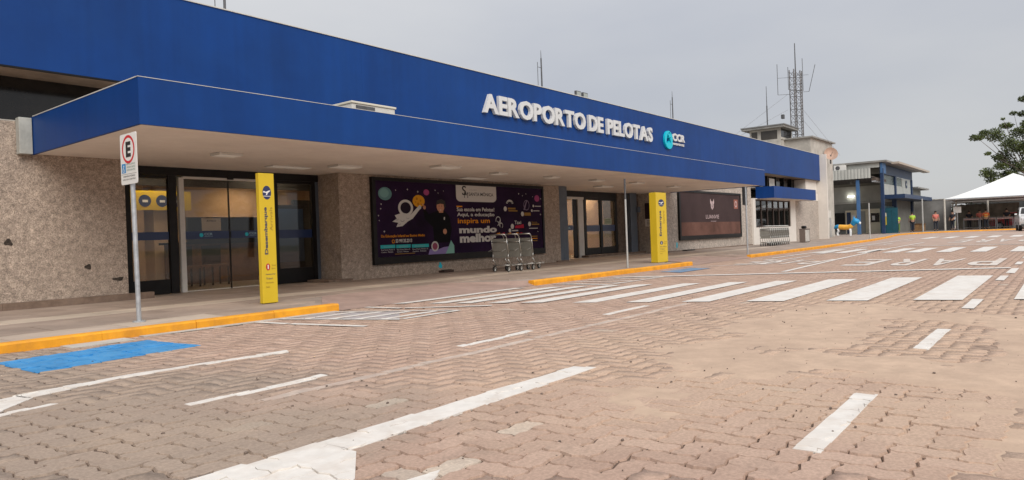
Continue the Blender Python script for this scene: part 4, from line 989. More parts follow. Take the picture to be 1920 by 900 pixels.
# right hand column of small partner marks
F.ring(U(1190), V(1190, 292), .10, .17, PG, .002, ky=.8, a0=10, a1=170); F.text('CARINHO', U(1150), V(1190, 285), U(1232) - U(1150), .06, INK, .003, .01); F.disc(U(1145), V(1145, 336), .07, PW, .002)
F.rect(U(1170), V(1200, 342), U(1245), V(1245, 325), PBR, .002); F.rect(U(1175), V(1200, 362), U(1265), V(1265, 350), PBR, .002)
F.ring(U(1365), V(1365, 300), .12, .14, mat('print_grey_violet', (.22, .17, .24), .6), .002, ky=1.1); F.poly([(U(1330), V(1330, 345)), (U(1365), V(1365, 250)), (U(1372), V(1372, 262)), (U(1345), V(1345, 350))], mat('print_grey_violet', (.22, .17, .24), .6), .002)
F.disc(U(1318), V(1318, 388), .07, PW, .002); F.rect(U(1338), V(1340, 405), U(1410), V(1410, 375), PBR, .002)
for a, b in ((1445, 308), (1425, 355)): F.disc(U(a), V(a, b), .04, PW, .002); F.rect(U(a) + .07, V(a, b + 6), U(a) + .38, V(a, b - 2), PG, .002)
F.text('Taxi', U(1230), V(1260, 490), U(1300) - U(1230), .10, PW, .002, .01); F.disc(U(1207), V(1207, 512), .075, PW, .002); F.poly([(U(1232), V(1232, 530)), (U(1330), V(1330, 530)), (U(1325), V(1325, 490)), (U(1290), V(1290, 500)), (U(1240), V(1240, 505))], PRD, .003)
F.disc(U(1392), V(1392, 490), .07, PW, .002); F.text('Santa', U(1418), V(1450, 480), .28, .045, PBR, .002, .01); F.rect(U(1418), V(1450, 500), U(1510), V(1510, 487), PBR, .002); F.rect(U(1385), V(1430, 538), U(1490), V(1490, 530), PG, .002)
F.disc(U(1183), V(1183, 553), .06, PW, .002); F.rect(U(1205), V(1240, 560), U(1265), V(1265, 548), PG, .002)
F.build('partner_marks', parent=B1); F = Face((BX0, 12.578, BZ0), (1, 0, 0), (0, 0, 1))
for a in (1060, 1105, 1165, 1240, 1280): F.poly([(U(a), V(a, 600)), (U(a + 30), V(a, 585)), (U(a + 26), V(a, 570)), (U(a - 4), V(a, 580))], (PO, PRD, PO, PO, PMI)[(a // 5) % 5], .003)
for b in (610, 632, 654): F.rect(U(1410), V(1450, b + 10), U(1482), V(1482, b), PBR if b != 632 else PO, .002)
F.build('poster_print', parent=B1)
tl = Face((12.76, 12.6465, .12), (1, 0, 0), (0, 0, 1)); tl.poly([(.0, .13), (.05, .17), (.05, .23), (.1, .22), (.13, .16), (.16, .15), (.13, .07), (.05, .08)], TEAL, .002)
tag(tl.build('wall_sticker'), 'small turquoise sticker on the wall under the school advert', 'sticker')
tl = Face((26.52, 12.6465, .22), (1, 0, 0), (0, 0, 1)); tl.poly([(.0, .0), (.12, .02), (.14, .22), (.02, .25)], TEAL, .002)
tag(tl.build('wall_sticker'), 'turquoise sticker low on the wall left of the brown advert', 'sticker')
fb = thing('low_floor_box', (12.8, 12.2, .09), 'dark low box lying on the sidewalk against the wall under the school advert', 'box')  # low dark box standing on the paving
MB().bbox(12.62, 12.98, 12.3, 12.5, .092, .15, .012).build('box_body', mat('dark_brown_box', (.045, .025, .018), .7, noise_s=10, var=.2), fb); MB().bbox(12.66, 12.94, 12.34, 12.46, .1505, .16, .004).build('box_lid', BLACK, fb)
fb = thing('floor_box', (26.9, 12.45, .09), 'black flat box on the sidewalk under the brown advert', 'box')
MB().bbox(26.75, 27.55, 12.3, 12.5, .092, .14, .012).build('box_body', BLACK, fb)

B2 = thing('billboard', (30.2, 12.6, .53), 'brown advert with a white bird emblem on the wall right of the second entrance', 'billboard')
for a in ((26.75, 26.88, 12.555, 12.645, .52, 2.62), (33.50, 33.62, 12.555, 12.645, .52, 2.62), (26.882, 33.498, 12.556, 12.645, 2.53, 2.618), (26.882, 33.498, 12.556, 12.645, .522, .70)): box('billboard_frame', B2, BLACK, *a)
box('billboard_panel', B2, mat('poster_brown', (.062, .040, .040), .5, noise_s=.7, var=.12), 26.882, 33.498, 12.58, 12.645, 1.27, 2.53)
box('billboard_panel', B2, mat('poster_terracotta', (.15, .075, .058), .5, noise_s=.9, var=.25), 26.882, 33.498, 12.581, 12.645, .70, 1.269)
F = Face((26.88, 12.578, .7), (1, 0, 0), (0, 0, 1)); PB = mat('print_rose_white', (.55, .42, .42), .6)
F.text('LUANVIE', 2.55, .72, 1.45, .17, PB, .002, .0); F.text('hotel', 3.1, .58, .55, .05, PB, .002)
F.build('name_print', parent=B2); F = Face((26.88, 12.578, .7), (1, 0, 0), (0, 0, 1))
for s in (-1, 1):
    F.poly([(3.28 + s * .02, 1.25), (3.28 + s * .22, 1.42), (3.28 + s * .20, 1.62), (3.28 + s * .10, 1.50), (3.28 + s * .03, 1.48)], PB, .002)
    F.poly([(3.28 + s * .01, 1.10), (3.28 + s * .14, 1.22), (3.28 + s * .18, 1.36), (3.28 + s * .02, 1.22)], PB, .002)
F.build('emblem_print', parent=B2); F = Face((26.88, 12.578, .7), (1, 0, 0), (0, 0, 1))
F.rect(5.85, 1.18, 6.35, 1.62, mat('poster_badge', (.30, .12, .09), .6), .002); F.ring(6.1, 1.4, .10, .15, PB, .0035)
F.build('poster_print', parent=B2)

# ------------------------------------------------------------------ TOTEMS
def totem(x, y, w, d, word, sub, lab, items):
    t = thing('totem', (x, y, GZ), lab, 'totem', 'yellow information totems')
    MB().bbox(x, x + w, y, y + d, .10, 1.97, .006).build('totem_body', YELLOW, t)
    box('totem_base', t, BLACK, x + .02, x + w - .02, y + .02, y + d - .02, .085, .1)
    f = Face((x, y - .001, 0), (1, 0, 0), (0, 0, 1)); s = w / .30
    f.disc(.15 * s, 1.69, .085 * s, NAVY, .001, ry=.10)
    f.poly([(.07 * s, 1.695), (.09 * s, 1.715), (.13 * s, 1.70), (.20 * s, 1.725), (.22 * s, 1.715), (.17 * s, 1.685), (.15 * s, 1.655), (.13 * s, 1.655), (.14 * s, 1.685)], SIGNW, .002)
    f.rect(.08 * s, 1.635, .22 * s, 1.643, SIGNW, .002)
    f.build('totem_icon', parent=t); f = Face((x, y - .001, 0), (1, 0, 0), (0, 0, 1))
    BRN = mat('totem_brown_print', (.30, .17, .02), .6)
    f.text(word, .155 * s, .80, .68, .085 * s, NAVY, .001, .03, rot=90); f.text(sub, .245 * s, 1.14, .34, .06 * s, BRN, .001, .0, rot=90)
    f.build('totem_title', parent=t); f = Face((x, y - .001, 0), (1, 0, 0), (0, 0, 1))
    f.disc(.12 * s, .62, .042 * s, mat('totem_red_mark', (.45, .02, .02), .6) if items else NAVY, .001, ry=.05); f.text('1' if items else 'i', .112 * s, .59, .02 * s, .06, SIGNW, .002)
    f.text('Terminal', .19 * s, .63, .085 * s, .025, BRN, .001); f.text('Balcões', .19 * s, .585, .075 * s, .022, BRN, .001)
    for i, q in enumerate(('Desembarque Arrivals' if items else 'Embarque Departures', 'Táxi', 'Informações', 'Saída')): f.text(q, .07 * s, .50 - i * .06, (.19, .13, .15, .07)[i] * s, .026, NAVY if i < 2 else BRN, .001, .005)
    f.build('totem_print', parent=t)
totem(5.578, 9.05, .245, .08, 'Desembarque', 'Arrivals', 'yellow Desembarque Arrivals totem in front of the left glass doors', True)
totem(16.95, 8.62, .60, .20, 'Embarque', 'Departures', 'yellow Embarque Departures totem near the second entrance', False)

# ------------------------------------------------------------------ SIGN POSTS
sp_ = thing('parking_sign', (3.64, 8.52, GZ), 'white parking sign with red ringed E on a grey pole at the left kerb', 'sign')
MB().tube((3.645, 8.52, GZ), (3.645, 8.55, 1.75), .026, n=14).build('pole', GALV, sp_, smooth=False)
MB().tube((3.645, 8.52, GZ), (3.645, 8.52, GZ + .02), .07, n=16).build('pole_foot', GALV, sp_)
def rounded(x0, y0, x1, y1, r, n=5):
    p = []
    for cx, cy, a in ((x1 - r, y1 - r, 0), (x0 + r, y1 - r, 90), (x0 + r, y0 + r, 180), (x1 - r, y0 + r, 270)):
        for i in range(n + 1): p.append((cx + r * math.cos(R(a + 90 * i / n)), cy + r * math.sin(R(a + 90 * i / n))))
    return p
PX, PYa, PYb, PZa, PZb = 3.61, 8.335, 8.765, 1.70, 2.29
g = MB(); P = rounded(PYa, PZa, PYb, PZb, .025)
n = len(P); g.add([(PX, y, z) for y, z in P] + [(PX + .006, y, z) for y, z in P], [tuple(range(n - 1, -1, -1)), tuple(range(n, 2 * n))] + [(i, (i + 1) % n, n + (i + 1) % n, n + i) for i in range(n)])
g.build('sign_plate', SIGNW, sp_)
f = Face((PX - .0005, PYb, PZa), (0, -1, 0), (0, 0, 1)); ww, hh = PYb - PYa, PZb - PZa
f.ring(ww / 2, hh - .185, .135, .165, RED, .001, n=40); f.text('E', ww / 2 - .065, hh - .275, .13, .18, INK, .001, .05)
f.rect(.03, .135, .135, .245, ICONB, .001); f.disc(.085, .215, .012, SIGNW, .002); f.ring(.08, .17, .02, .028, SIGNW, .002, a0=90, a1=380); f.rect(.076, .165, .086, .205, SIGNW, .002)
for i, q in enumerate(('EXCLUSIVO', 'CREDENCIADOS', 'DEFICIENTES')): f.text(q, .155, .222 - i * .034, .22, .02, mat('sign_green_print', (.12, .25, .17), .6), .001)
f.rect(.02, .118, ww - .02, .121, INK, .001); f.text('OBRIGATÓRIO', .06, .085, .31, .022, INK, .001, .01); f.text('USO DO CARTÃO', .05, .048, .33, .022, INK, .001, .01)
f.build('sign_print', parent=sp_)
for z in (1.78, 2.2): box('clamp', sp_, GALV, 3.617, 3.65, 8.49, 8.60, z, z + .03)
MB().tube((3.645, 8.55, 1.75), (3.645, 8.55, 2.25), .024, n=12).build('pole', GALV, sp_)
s2 = thing('sign_post', (14.75, 8.3, GZ), 'thin white pole with its sign plate seen edge on, beside the second kerb', 'sign')
MB().tube((14.75, 8.3, GZ), (14.75, 8.3, 1.72), .022, n=12).build('pole', mat('white_pole_paint', (.45, .45, .43), .5, noise_s=5, var=.1), s2); MB().tube((14.75, 8.3, 1.72), (14.75, 8.3, 2.21), .022, n=12).build('pole', GALVD, s2)
g = MB(); pa = Vector((14.75, 8.3)); dv = (pa - Vector((0, 0))).normalized(); q1 = pa + dv * .03; q2 = pa + dv * .43; nn = Vector((-dv.y, dv.x)) * .008
g.prism([tuple(q1 - nn), tuple(q2 - nn), tuple(q2 + nn), tuple(q1 + nn)], 1.66, 2.21); g.build('sign_plate', GALVD, s2)
s3 = thing('sign_post', (22.0, 7.99, GZ), 'grey pole carrying a dark backed square sign in front of the white window bay', 'sign')
MB().tube((21.98, 8.05, GZ), (21.98, 8.05, 2.24), .026, n=12).build('pole', GALV, s3)
g = MB().bbox(21.80, 22.22, 8.09, 8.10, 1.66, 2.24, .003); g.build('sign_plate', BLACK, s3)

# ------------------------------------------------------------------ TROLLEYS
def trolley(x, y, rot, lab, group, proto=[None]):
    if proto[0] is None:
        t = thing('luggage_trolley', (0, 0, 0), lab, 'trolley', group)
        b = MB()
        for s in (-.22, .22): b.path([(-.02, s, .16), (.72, s * .55, .12)], .013, 7)
        for q in (.1, .3, .5, .70): b.tube((q, -.22 + q * .13, .15), (q, .22 - q * .13, .15), .008, n=6)
        b.tube((-.02, -.22, .16), (-.02, .22, .16), .013, n=7); b.build('base_frame', STEEL, t, local=True, smooth=True)
        u = MB()
        for s in (-.23, .23): u.path([(.12, s, .14), (-.02, s, .30), (.0, s, .45), (-.06, s, .84), (-.12, s * .95, .90)], .013, 8)
        u.tube((-.12, -.22, .90), (-.12, .22, .90), .016, n=8); u.tube((-.05, -.23, .72), (-.05, .23, .72), .009, n=6); u.build('upright_frame', STEEL, t, local=True, smooth=True)
        p = MB(); p.add([(.005, -.215, .34), (.005, .215, .34), (-.045, .215, .80), (-.045, -.215, .80), (.015, -.215, .34), (.015, .215, .34), (-.035, .215, .80), (-.035, -.215, .80)], [(0, 3, 2, 1), (4, 5, 6, 7), (0, 1, 5, 4), (1, 2, 6, 5), (2, 3, 7, 6), (3, 0, 4, 7)])
        p.build('back_panel', TPANEL, t, local=True)
        k = MB()
        for s in (-.2, .2): k.path([(-.05, s, .55), (-.22, s, .50), (-.22, -s, .50)], .007, 6)
        k.build('top_basket', STEEL, t, local=True)
        for (wx, wy) in ((.02, -.21), (.02, .21), (.66, 0)):
            w = MB(); w.tube((wx, wy - .016, .07), (wx, wy + .016, .07), .068, n=16, mt=RUBBER); w.tube((wx, wy - .02, .07), (wx, wy + .02, .07), .035, n=10, mt=STEEL)
            for a in range(6): w.tube((wx, wy - .019, .07), (wx + .055 * math.cos(a * 1.05), wy - .019, .07 + .055 * math.sin(a * 1.05)), .008, n=5, mt=STEEL)
            w.build('wheel', None, t, local=True)
        proto[0] = t
    else:
        t = copy_tree(proto[0]); t['label'] = lab; t['group'] = group
    t.location = (x, y, GZ + .004); t.rotation_euler = (0, 0, rot); return t
g1 = 'loose luggage trolleys by the school advert'
trolley(13.02, 10.78, R(2), 'leftmost of the three loose luggage trolleys in front of the school advert', g1)
trolley(13.42, 10.72, R(4), 'middle of the three loose luggage trolleys in front of the school advert', g1)
trolley(13.88, 10.70, R(6), 'rightmost of the three loose luggage trolleys in front of the school advert', g1)
for i in range(10): trolley(31.9 + i * .29, 10.85 + .0 * i, R(6), (['', 'second', 'third', 'fourth', 'fifth', 'sixth', 'seventh', 'eighth', 'ninth'][i] + ' trolley from the left in the nested row under the dark window') if 0 < i < 9 else ('first trolley at the left end of the nested row' if i == 0 else 'last trolley at the right end of the nested row'), 'nested row of luggage trolleys')
# waste bin
wb = thing('waste_bin', (38.3, 11.0, GZ), 'pale square waste bin with dark lid on the sidewalk before the grey wall', 'bin')
MB().bbox(38.0, 38.72, 10.85, 11.15, .11, .76, .03).build('bin_body', mat('bin_pale', (.50, .47, .43), .6, noise_s=3, var=.1), wb); MB().bbox(37.96, 38.76, 10.82, 11.18, .7605, .80, .015).build('bin_rim', mat('bin_grey_brown', (.16, .12, .10), .6), wb)
MB().bbox(38.1, 38.45, 10.9, 11.1, .801, .95, .05).build('bin_lid', BLACK, wb); box('bin_side', wb, mat('bin_grey_brown', (.16, .12, .10), .6), 37.93, 37.999, 10.86, 11.14, .10, .76)
box('bin_side', wb, mat('bin_grey_brown', (.16, .12, .10), .6), 38.721, 38.80, 10.86, 11.14, .10, .76); box('bin_foot', wb, BLACK, 38.03, 38.69, 10.88, 11.12, .088, .11)

# ------------------------------------------------------------------ ROOF ITEMS
ac = thing('rooftop_unit', (7.85, 9.4, 3.0), 'white box unit on top of the canopy edge above the left entrance', 'air conditioner')
MB().bbox(7.42, 8.36, 9.2, 9.75, 3.06, 3.225, .012).build('unit_body', ALU, ac); MB().bbox(7.40, 8.38, 9.18, 9.77, 3.226, 3.262, .008).build('unit_lid', mat('cream_lid', (.66, .62, .52), .5), ac)
box('unit_foot', ac, ALU, 7.5, 7.55, 9.3, 9.7, 3.0, 3.06); box('unit_foot', ac, ALU, 8.2, 8.25, 9.3, 9.7, 3.0, 3.06); box('unit_grille', ac, GALVD, 7.50, 7.9, 9.19, 9.199, 3.09, 3.2)
def rod(x, y, z0, z1, lab, side=True):
    t = thing('roof_antenna', (x, y, z0), lab, 'antenna', 'thin antennas on the terminal roof')
    MB().tube((x, y, z0), (x, y, z1 - .25), .028, .022, n=8).build('mast', GALVD, t); MB().tube((x, y, z1 - .25), (x, y, z1), .012, .006, n=6).build('tip', GALVD, t)
    if side:
        s = MB(); s.tube((x, y, z1 - .55), (x - .2, y, z1 - .55), .008, n=6); s.tube((x - .2, y, z0 + .15), (x - .2, y, z1 - .4), .009, n=6); s.tube((x, y, z0 + .35), (x - .2, y, z0 + .35), .008, n=6); s.build('side_arm', GALVD, t)
rod(7.36, 12.9, 5.15, 6.9, 'antenna on the roof nearest the left, cut by the top of the picture'); rod(17.92, 12.9, 5.15, 6.75, 'roof antenna above the first letters of the sign'); rod(27.17, 12.9, 5.15, 6.75, 'roof antenna above the right end of the sign')
for i, x in enumerate((19.9, 20.32)):
    t = thing('floodlight', (x, 12.9, 5.15), ('left' if i == 0 else 'right') + ' one of two small floodlights above the sign on the parapet', 'floodlight', 'pair of roof floodlights')
    MB().tube((x, 12.9, 5.15), (x, 12.9, 5.5), .02).build('stand', GALVD, t); MB().bbox(x - .15, x + .15, 12.82, 12.90, 5.46, 5.74, .01).build('housing', GALVD, t); box('lens', t, mat('flood_lens', (.35, .38, .36), .2), x - .12, x + .12, 12.812, 12.819, 5.49, 5.71)
# control tower cab and the block it stands on
ct = thing('control_tower', (50, 15.5, 0), 'small control tower cab with overhanging flat roof behind the terminal', 'tower')
box('tower_block', ct, CONC, 50, 55.5, 13.75, 19, 0, 6.93); box('block_roof', ct, ROOFG, 49.8, 55.7, 13.55, 19.2, 6.931, 7.03)
box('tower_stem', ct, CONC, 49.3, 49.99, 15.45, 17.5, 5.0, 6.95)
for a in ((49.0, 49.08, 15.40, 15.62, 6.2, 7.72), (49.0, 49.08, 16.75, 16.98, 6.2, 7.72), (49.0, 49.08, 17.4, 17.52, 6.2, 7.72), (51.4, 51.5, 15.40, 15.5, 6.9, 7.72)): box('cab_post', ct, CONC, *a)
box('cab_wall', ct, CONC, 49.0, 49.07, 15.63, 17.39, 6.2, 6.98); box('cab_wall', ct, CONC, 49.09, 51.4, 15.40, 15.46, 6.95, 7.1); box('cab_wall', ct, CONC, 49.09, 51.5, 17.45, 17.52, 6.2, 7.72); box('cab_wall', ct, CONC, 49.001, 49.069, 15.63, 17.39, 7.60, 7.72)
box('window', ct, mat('cab_window', (.07, .06, .05), .25, noise_s=1, var=.2), 49.03, 49.05, 15.63, 16.74, 6.981, 7.60); box('window', ct, mat('cab_window', (.07, .06, .05), .25), 49.03, 49.05, 16.99, 17.39, 6.981, 7.60)
box('window', ct, DARK, 49.09, 51.39, 15.43, 15.45, 7.1, 7.70); box('cab_floor', ct, CONC, 49.08, 51.5, 15.47, 17.44, 6.94, 6.96)
box('cab_roof', ct, ROOFG, 48.6, 51.9, 15.05, 17.95, 7.72, 7.86); box('cab_fascia', ct, mat('roof_edge_grey', (.2, .2, .2), .7), 48.55, 51.95, 15.0, 18.0, 7.861, 7.93)
# lattice mast, guyed
def lattice(x, y, z0, z1, w, lab, thick=.035):
    t = thing('lattice_mast', (x, y, z0), lab, 'mast', 'radio masts on the tower block'); c = [(x - w, y - w), (x + w, y - w), (x, y + w)]
    for a, b in c: MB().tube((a, b, z0), (a, b, z1), thick, n=6).build('mast_leg', mat('mast_grey', (.14, .13, .13), .6, noise_s=3, var=.3), t)
    g = MB(); z = z0; k = 0
    while z < z1 - .3:
        for i in range(3):
            a, b = c[i], c[(i + 1) % 3]; g.tube((*a, z), (*b, z + .45), .014, n=4); g.tube((*a, z), (*b, z), .012, n=4)
        z += .45; k += 1
    g.build('lattice_bracing', mat('mast_grey', (.14, .13, .13), .6), t); return t
m1 = lattice(51.75, 15.33, 7.03, 12.1, .18, 'left lattice radio mast behind the tower cab'); m2 = lattice(52.1, 15.0, 7.03, 12.0, .18, 'right lattice radio mast with the tallest whip, behind the tower cab')
MB().tube((52.0, 15.15, 11.0), (52.0, 15.15, 14.0), .05, .03, n=8).build('whip', GALVD, m2)
for (x, y, za, zb, q) in ((51.45, 16.25, 10.4, 12.6, 16.1), (51.6, 15.55, 10.7, 12.3, 15.6), (52.3, 14.75, 10.6, 12.9, 14.9), (52.45, 14.4, 10.5, 12.4, 14.9)):
    g = MB(); lean = .25 if x > 52.4 else 0; g.tube((x, y, za), (x + lean, y - lean * 1.6, zb), .02, n=6); g.tube((x, y, za), (52, 15.3, za), .014, n=5); g.tube((x, y, za + 1.2), (52, 15.3, za + 1.2), .012, n=5); g.build('dipole', GALVD, m1 if y > 15.3 else m2)
bx_m = MB().bbox(51.6, 51.85, 15.95, 16.15, 8.7, 9.0, .02).build('junction_box', GALVD, m1)
g = MB()
for a, b in (((51.8, 15.7, 10.4), (49.5, 19.5, 7.2)), ((51.8, 15.7, 9.3), (49.2, 18.8, 7.3)), ((52.1, 15, 9.6), (54.2, 12.9, 5.9)), ((52.1, 15, 8.8), (53.1, 13.9, 7.0))): g.tube(a, b, .010, n=4)
g.build('guy_wire', mat('wire_grey', (.3, .3, .32), .6), m1)
wm = thing('whip_antenna', (50.63, 16.8, 7.93), 'single thin whip antenna on the tower cab roof left of masts', 'antenna')
MB().tube((50.63, 16.8, 7.93), (50.63, 16.8, 9.6), .045, n=8).build('lower_tube', GALVD, wm); MB().tube((50.63, 16.8, 9.6), (50.63, 16.8, 11.0), .028, .016, n=8).build('upper_tube', GALVD, wm)
ds = thing('satellite_dish', (53.4, 13.3, 5.5), 'round rusty satellite dish above the end of the terminal', 'dish')
g = MB(); cdir = Vector((-.85, -.5, .25)).normalized(); qd = cdir.to_track_quat('Z', 'Y'); vs = []
for i in range(6):
    r = .47 * i / 5; zz = .16 * (i / 5) ** 2
    for j in range(20): t = 2 * math.pi * j / 20; vs.append(Vector((53.37, 13.35, 5.98)) + qd @ Vector((r * math.cos(t) + 1e-4 * math.cos(t), r * math.sin(t) + 1e-4 * math.sin(t), zz)))
g.add(vs, [(i * 20 + j, i * 20 + (j + 1) % 20, (i + 1) * 20 + (j + 1) % 20, (i + 1) * 20 + j) for i in range(5) for j in range(20)]); g.build('reflector', DISH, ds, smooth=True)
MB().tube((53.37, 13.35, 5.95), (53.37, 13.35, 5.3), .05).build('dish_post', GALVD, ds); MB().tube((53.37, 13.35, 5.75), Vector((53.37, 13.35, 5.98)) + cdir * .5, .015, n=6).build('feed_arm', GALVD, ds)

# ------------------------------------------------------------------ WORKSHOP BLOCK BEYOND THE TERMINAL
KS = 1.13
K = thing('workshop_block', (63.3, 12.2, 0), 'grey workshop building with dark blue trim and open bay beyond the terminal', 'building')  # workshop building with an open bay
def kx(x): return 63.3 + (x - 56) * KS
def ky(y): return 12.2 + (y - 10.8) * KS
def kz(z): return max(0.0, z * KS - .12 if z > .3 else z)
def kb(name, mt, x0, x1, y0, y1, z0, z1): return box(name, K, mt, kx(x0), kx(x1), ky(y0), ky(y1), kz(z0), kz(z1))
for i in range(24):
    y = 11.15 + i * .22; MB().prism([(kx(p), ky(q)) for p, q in [(55.0, y), (55.0 - .03, y + .055), (55.0 - .03, y + .15), (55.0, y + .215), (55.04, y + .215), (55.04, y)]], kz(4.20), kz(4.90)).build('corrugated_sheet', PALEW, K)
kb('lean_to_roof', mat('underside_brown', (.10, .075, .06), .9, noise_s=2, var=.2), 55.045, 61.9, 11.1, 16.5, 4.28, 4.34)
for i in range(7): kb('purlin', GALVD, 55.3 + i * .9, 55.38 + i * .9, 11.1, 16.5, 4.14, 4.275)
kb('roof_beam', PALEW, 56.0, 56.12, 10.75, 17, 4.98, 5.32); kb('roof', ROOFG, 55.8, 71.0, 10.25, 17, 5.33, 5.46); kb('roof_edge', mat('tan_roof_edge', (.42, .36, .30), .8), 57.5, 71.6, 9.75, 10.24, 5.25, 5.40)
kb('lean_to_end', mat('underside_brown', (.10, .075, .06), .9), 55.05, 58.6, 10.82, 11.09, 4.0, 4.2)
for i_ in range(5): kb('purlin', GALV, 55.06 + i_ * .7, 55.12 + i_ * .7, 10.815, 11.09, 3.9, 3.999)
kb('gable_fascia', LBLUE, 55.98, 57.2, 10.55, 10.7, 4.55, 5.3); kb('gable_fascia', DBLUE, 57.22, 69.0, 10.72, 10.80, 4.55, 5.24)
for x, q in ((55.15, 12.05), (56.0, 10.62)):
    c = MB().bbox(kx(x), kx(x + .22), ky(q - .11), ky(q + .11), .09, kz(4.13 if x < 56 else 4.9), .015).build('column', LBLUE if x < 56 else DBLUE, K)
kb('column', DBLUE, 61.5, 61.9, 10.70, 11.0, .09, 4.6); kb('column', DBLUE, 68.6, 69.0, 10.70, 11.0, .09, 4.54)
kb('wall', GREYW, 62, 62.2, 11.0, 17, .05, 4.9); kb('wall', GREYW, 62.21, 68.6, 10.85, 11.0, .05, 3.0)
for a, b in ((57.3, 61.45), (61.95, 65.0), (65.1, 68.5)): kb('wall_panel', PALEW, a, b, 10.80, 10.86, 3.05, 3.85)
kb('high_window', mat('green_glass', (.10, .13, .12), .25, noise_s=2, var=.4), 57.3, 61.45, 10.83, 10.86, 3.86, 4.54); kb('high_window', mat('green_glass', (.10, .13, .12), .25), 61.95, 64.6, 10.83, 10.86, 3.86, 4.54)
kb('wall_panel', PALEW, 64.7, 68.5, 10.80, 10.86, 3.86, 4.53)
fan = MB(); fan.tube((kx(66.5), ky(10.76), kz(4.1)), (kx(66.5), ky(10.79), kz(4.1)), .37, n=18, mt=DBLUE); fan.tube((kx(66.5), ky(10.74), kz(4.1)), (kx(66.5), ky(10.76), kz(4.1)), .11, n=10, mt=SIGNW); fan.build('round_window', parent=K)
kb('blue_awning', DBLUE, 57.6, 70.2, 9.45, 10.79, 2.72, 3.02); kb('lintel', mat('pale_lintel', (.42, .42, .40), .7), 61.98, 61.999, 11.0, 17, 2.62, 2.74)
kb('lower_roof', ROOFG, 69.02, 75.0, 10.3, 16, 3.85, 3.98); kb('wall', GREYW, 69.03, 74, 10.85, 16, .05, 3.84); kb('wall_panel', PALEW, 61.97, 61.999, 11.3, 16.5, 2.76, 4.0)
# kiosk fronts in the bay
kb('cream_kiosk_wall', CREAM, 60.6, 60.7, 11.55, 13.2, .09, 2.1); kb('cream_kiosk_wall', CREAM, 60.61, 60.7, 13.25, 14.2, .09, 2.05)
kb('kiosk_window', DARK, 60.56, 60.599, 11.75, 12.35, 1.05, 1.75); kb('kiosk_notice', SIGNW, 60.54, 60.56, 12.05, 12.25, 1.2, 1.55); kb('kiosk_door', mat('kiosk_door_grey', (.3, .31, .29), .6), 60.56, 60.599, 12.75, 13.1, .1, 1.95)
kb('kiosk_notice', SIGNW, 60.57, 60.599, 13.4, 13.75, 1.3, 1.7); kb('kiosk_door', DBLUE, 60.57, 60.6, 13.8, 14.1, .1, 1.9); kb('dark_opening', VDARK, 61.94, 61.979, 14.6, 15.6, .5, 1.9)
for a, b in ((10.0, 10.4), (10.41, 10.8), (10.81, 11.18)): kb('teal_shutter', TEALW, 57.9, 57.96, a, b, .09, 2.05)
for i in range(6): kb('teal_shutter', TEALW, 57.6 + i * .66, 58.2 + i * .66, 10.84, 10.9, .09, 2.2)
kb('yellow_machine', YELLOW, 57.82, 57.899, 10.75, 10.95, .8, 1.4); kb('cream_kiosk_wall', CREAM, 57.85, 57.899, 10.75, 10.95, 1.42, 1.7)
lp = thing('workshop_lamp', (kx(61.9), ky(14.0), kz(3.2)), 'lit floodlight on the back wall of the open workshop bay', 'lamp'); MB().bbox(kx(61.72), kx(61.9), ky(13.8), ky(14.25), kz(3.17), kz(3.25), .01).build('lamp_glass', BULB, lp); box('lamp_bracket', lp, GALVD, kx(61.901), kx(61.96), ky(14.0), ky(14.1), kz(3.15), kz(3.3))
acu = thing('wall_air_conditioner', (kx(55.5), ky(13.4), kz(4.95)), 'white air conditioner on the lean-to roof beside the blue building', 'air conditioner')
MB().bbox(kx(55.5), kx(55.85), ky(12.9), ky(13.7), kz(4.92), kz(5.3), .02).build('unit_body', SIGNW, acu); MB().tube((kx(55.48), ky(13.42), kz(5.12)), (kx(55.499), ky(13.42), kz(5.12)), .17, n=16).build('fan_grille', GALVD, acu)

fw_ = thing('perimeter_wall', (80, 11.5, 0), 'grey rendered perimeter wall beyond the workshop', 'wall'); box('wall_face', fw_, mat('grey_render', (.25, .245, .235), .9, noise_s=.8, var=.15, stain=.3, stain_s=.7), 80, 80.3, 9.2, 15, 0, 3.05); box('wall_coping', fw_, CONC, 79.95, 80.35, 9.15, 15, 3.051, 3.12)
box('wall_face', fw_, mat('stained_block_wall', (.20, .19, .16), .9, noise_s=1.2, var=.3), 84, 84.3, 4.0, 9.1, 0, 2.5)
sh = thing('hangar_shed', (92, 2, 0), 'dark steel hangar shed standing behind the white tents', 'building')
box('shed_front', sh, DSHED, 92, 92.3, 2.2, 9.0, 0, 3.6); box('shed_front', sh, VDARK, 92.05, 92.3, -14, 2.19, 0, 3.7); box('shed_roof', sh, DSHED, 91.7, 100, -14, 9.3, 3.71, 3.9)  # near-black stretch is a sheet; the open front's shade is in its colour
for i in range(9): box('shed_rib', sh, DSHED, 91.93, 91.999, 2.3 + i * .75, 2.38 + i * .75, .0, 3.6)

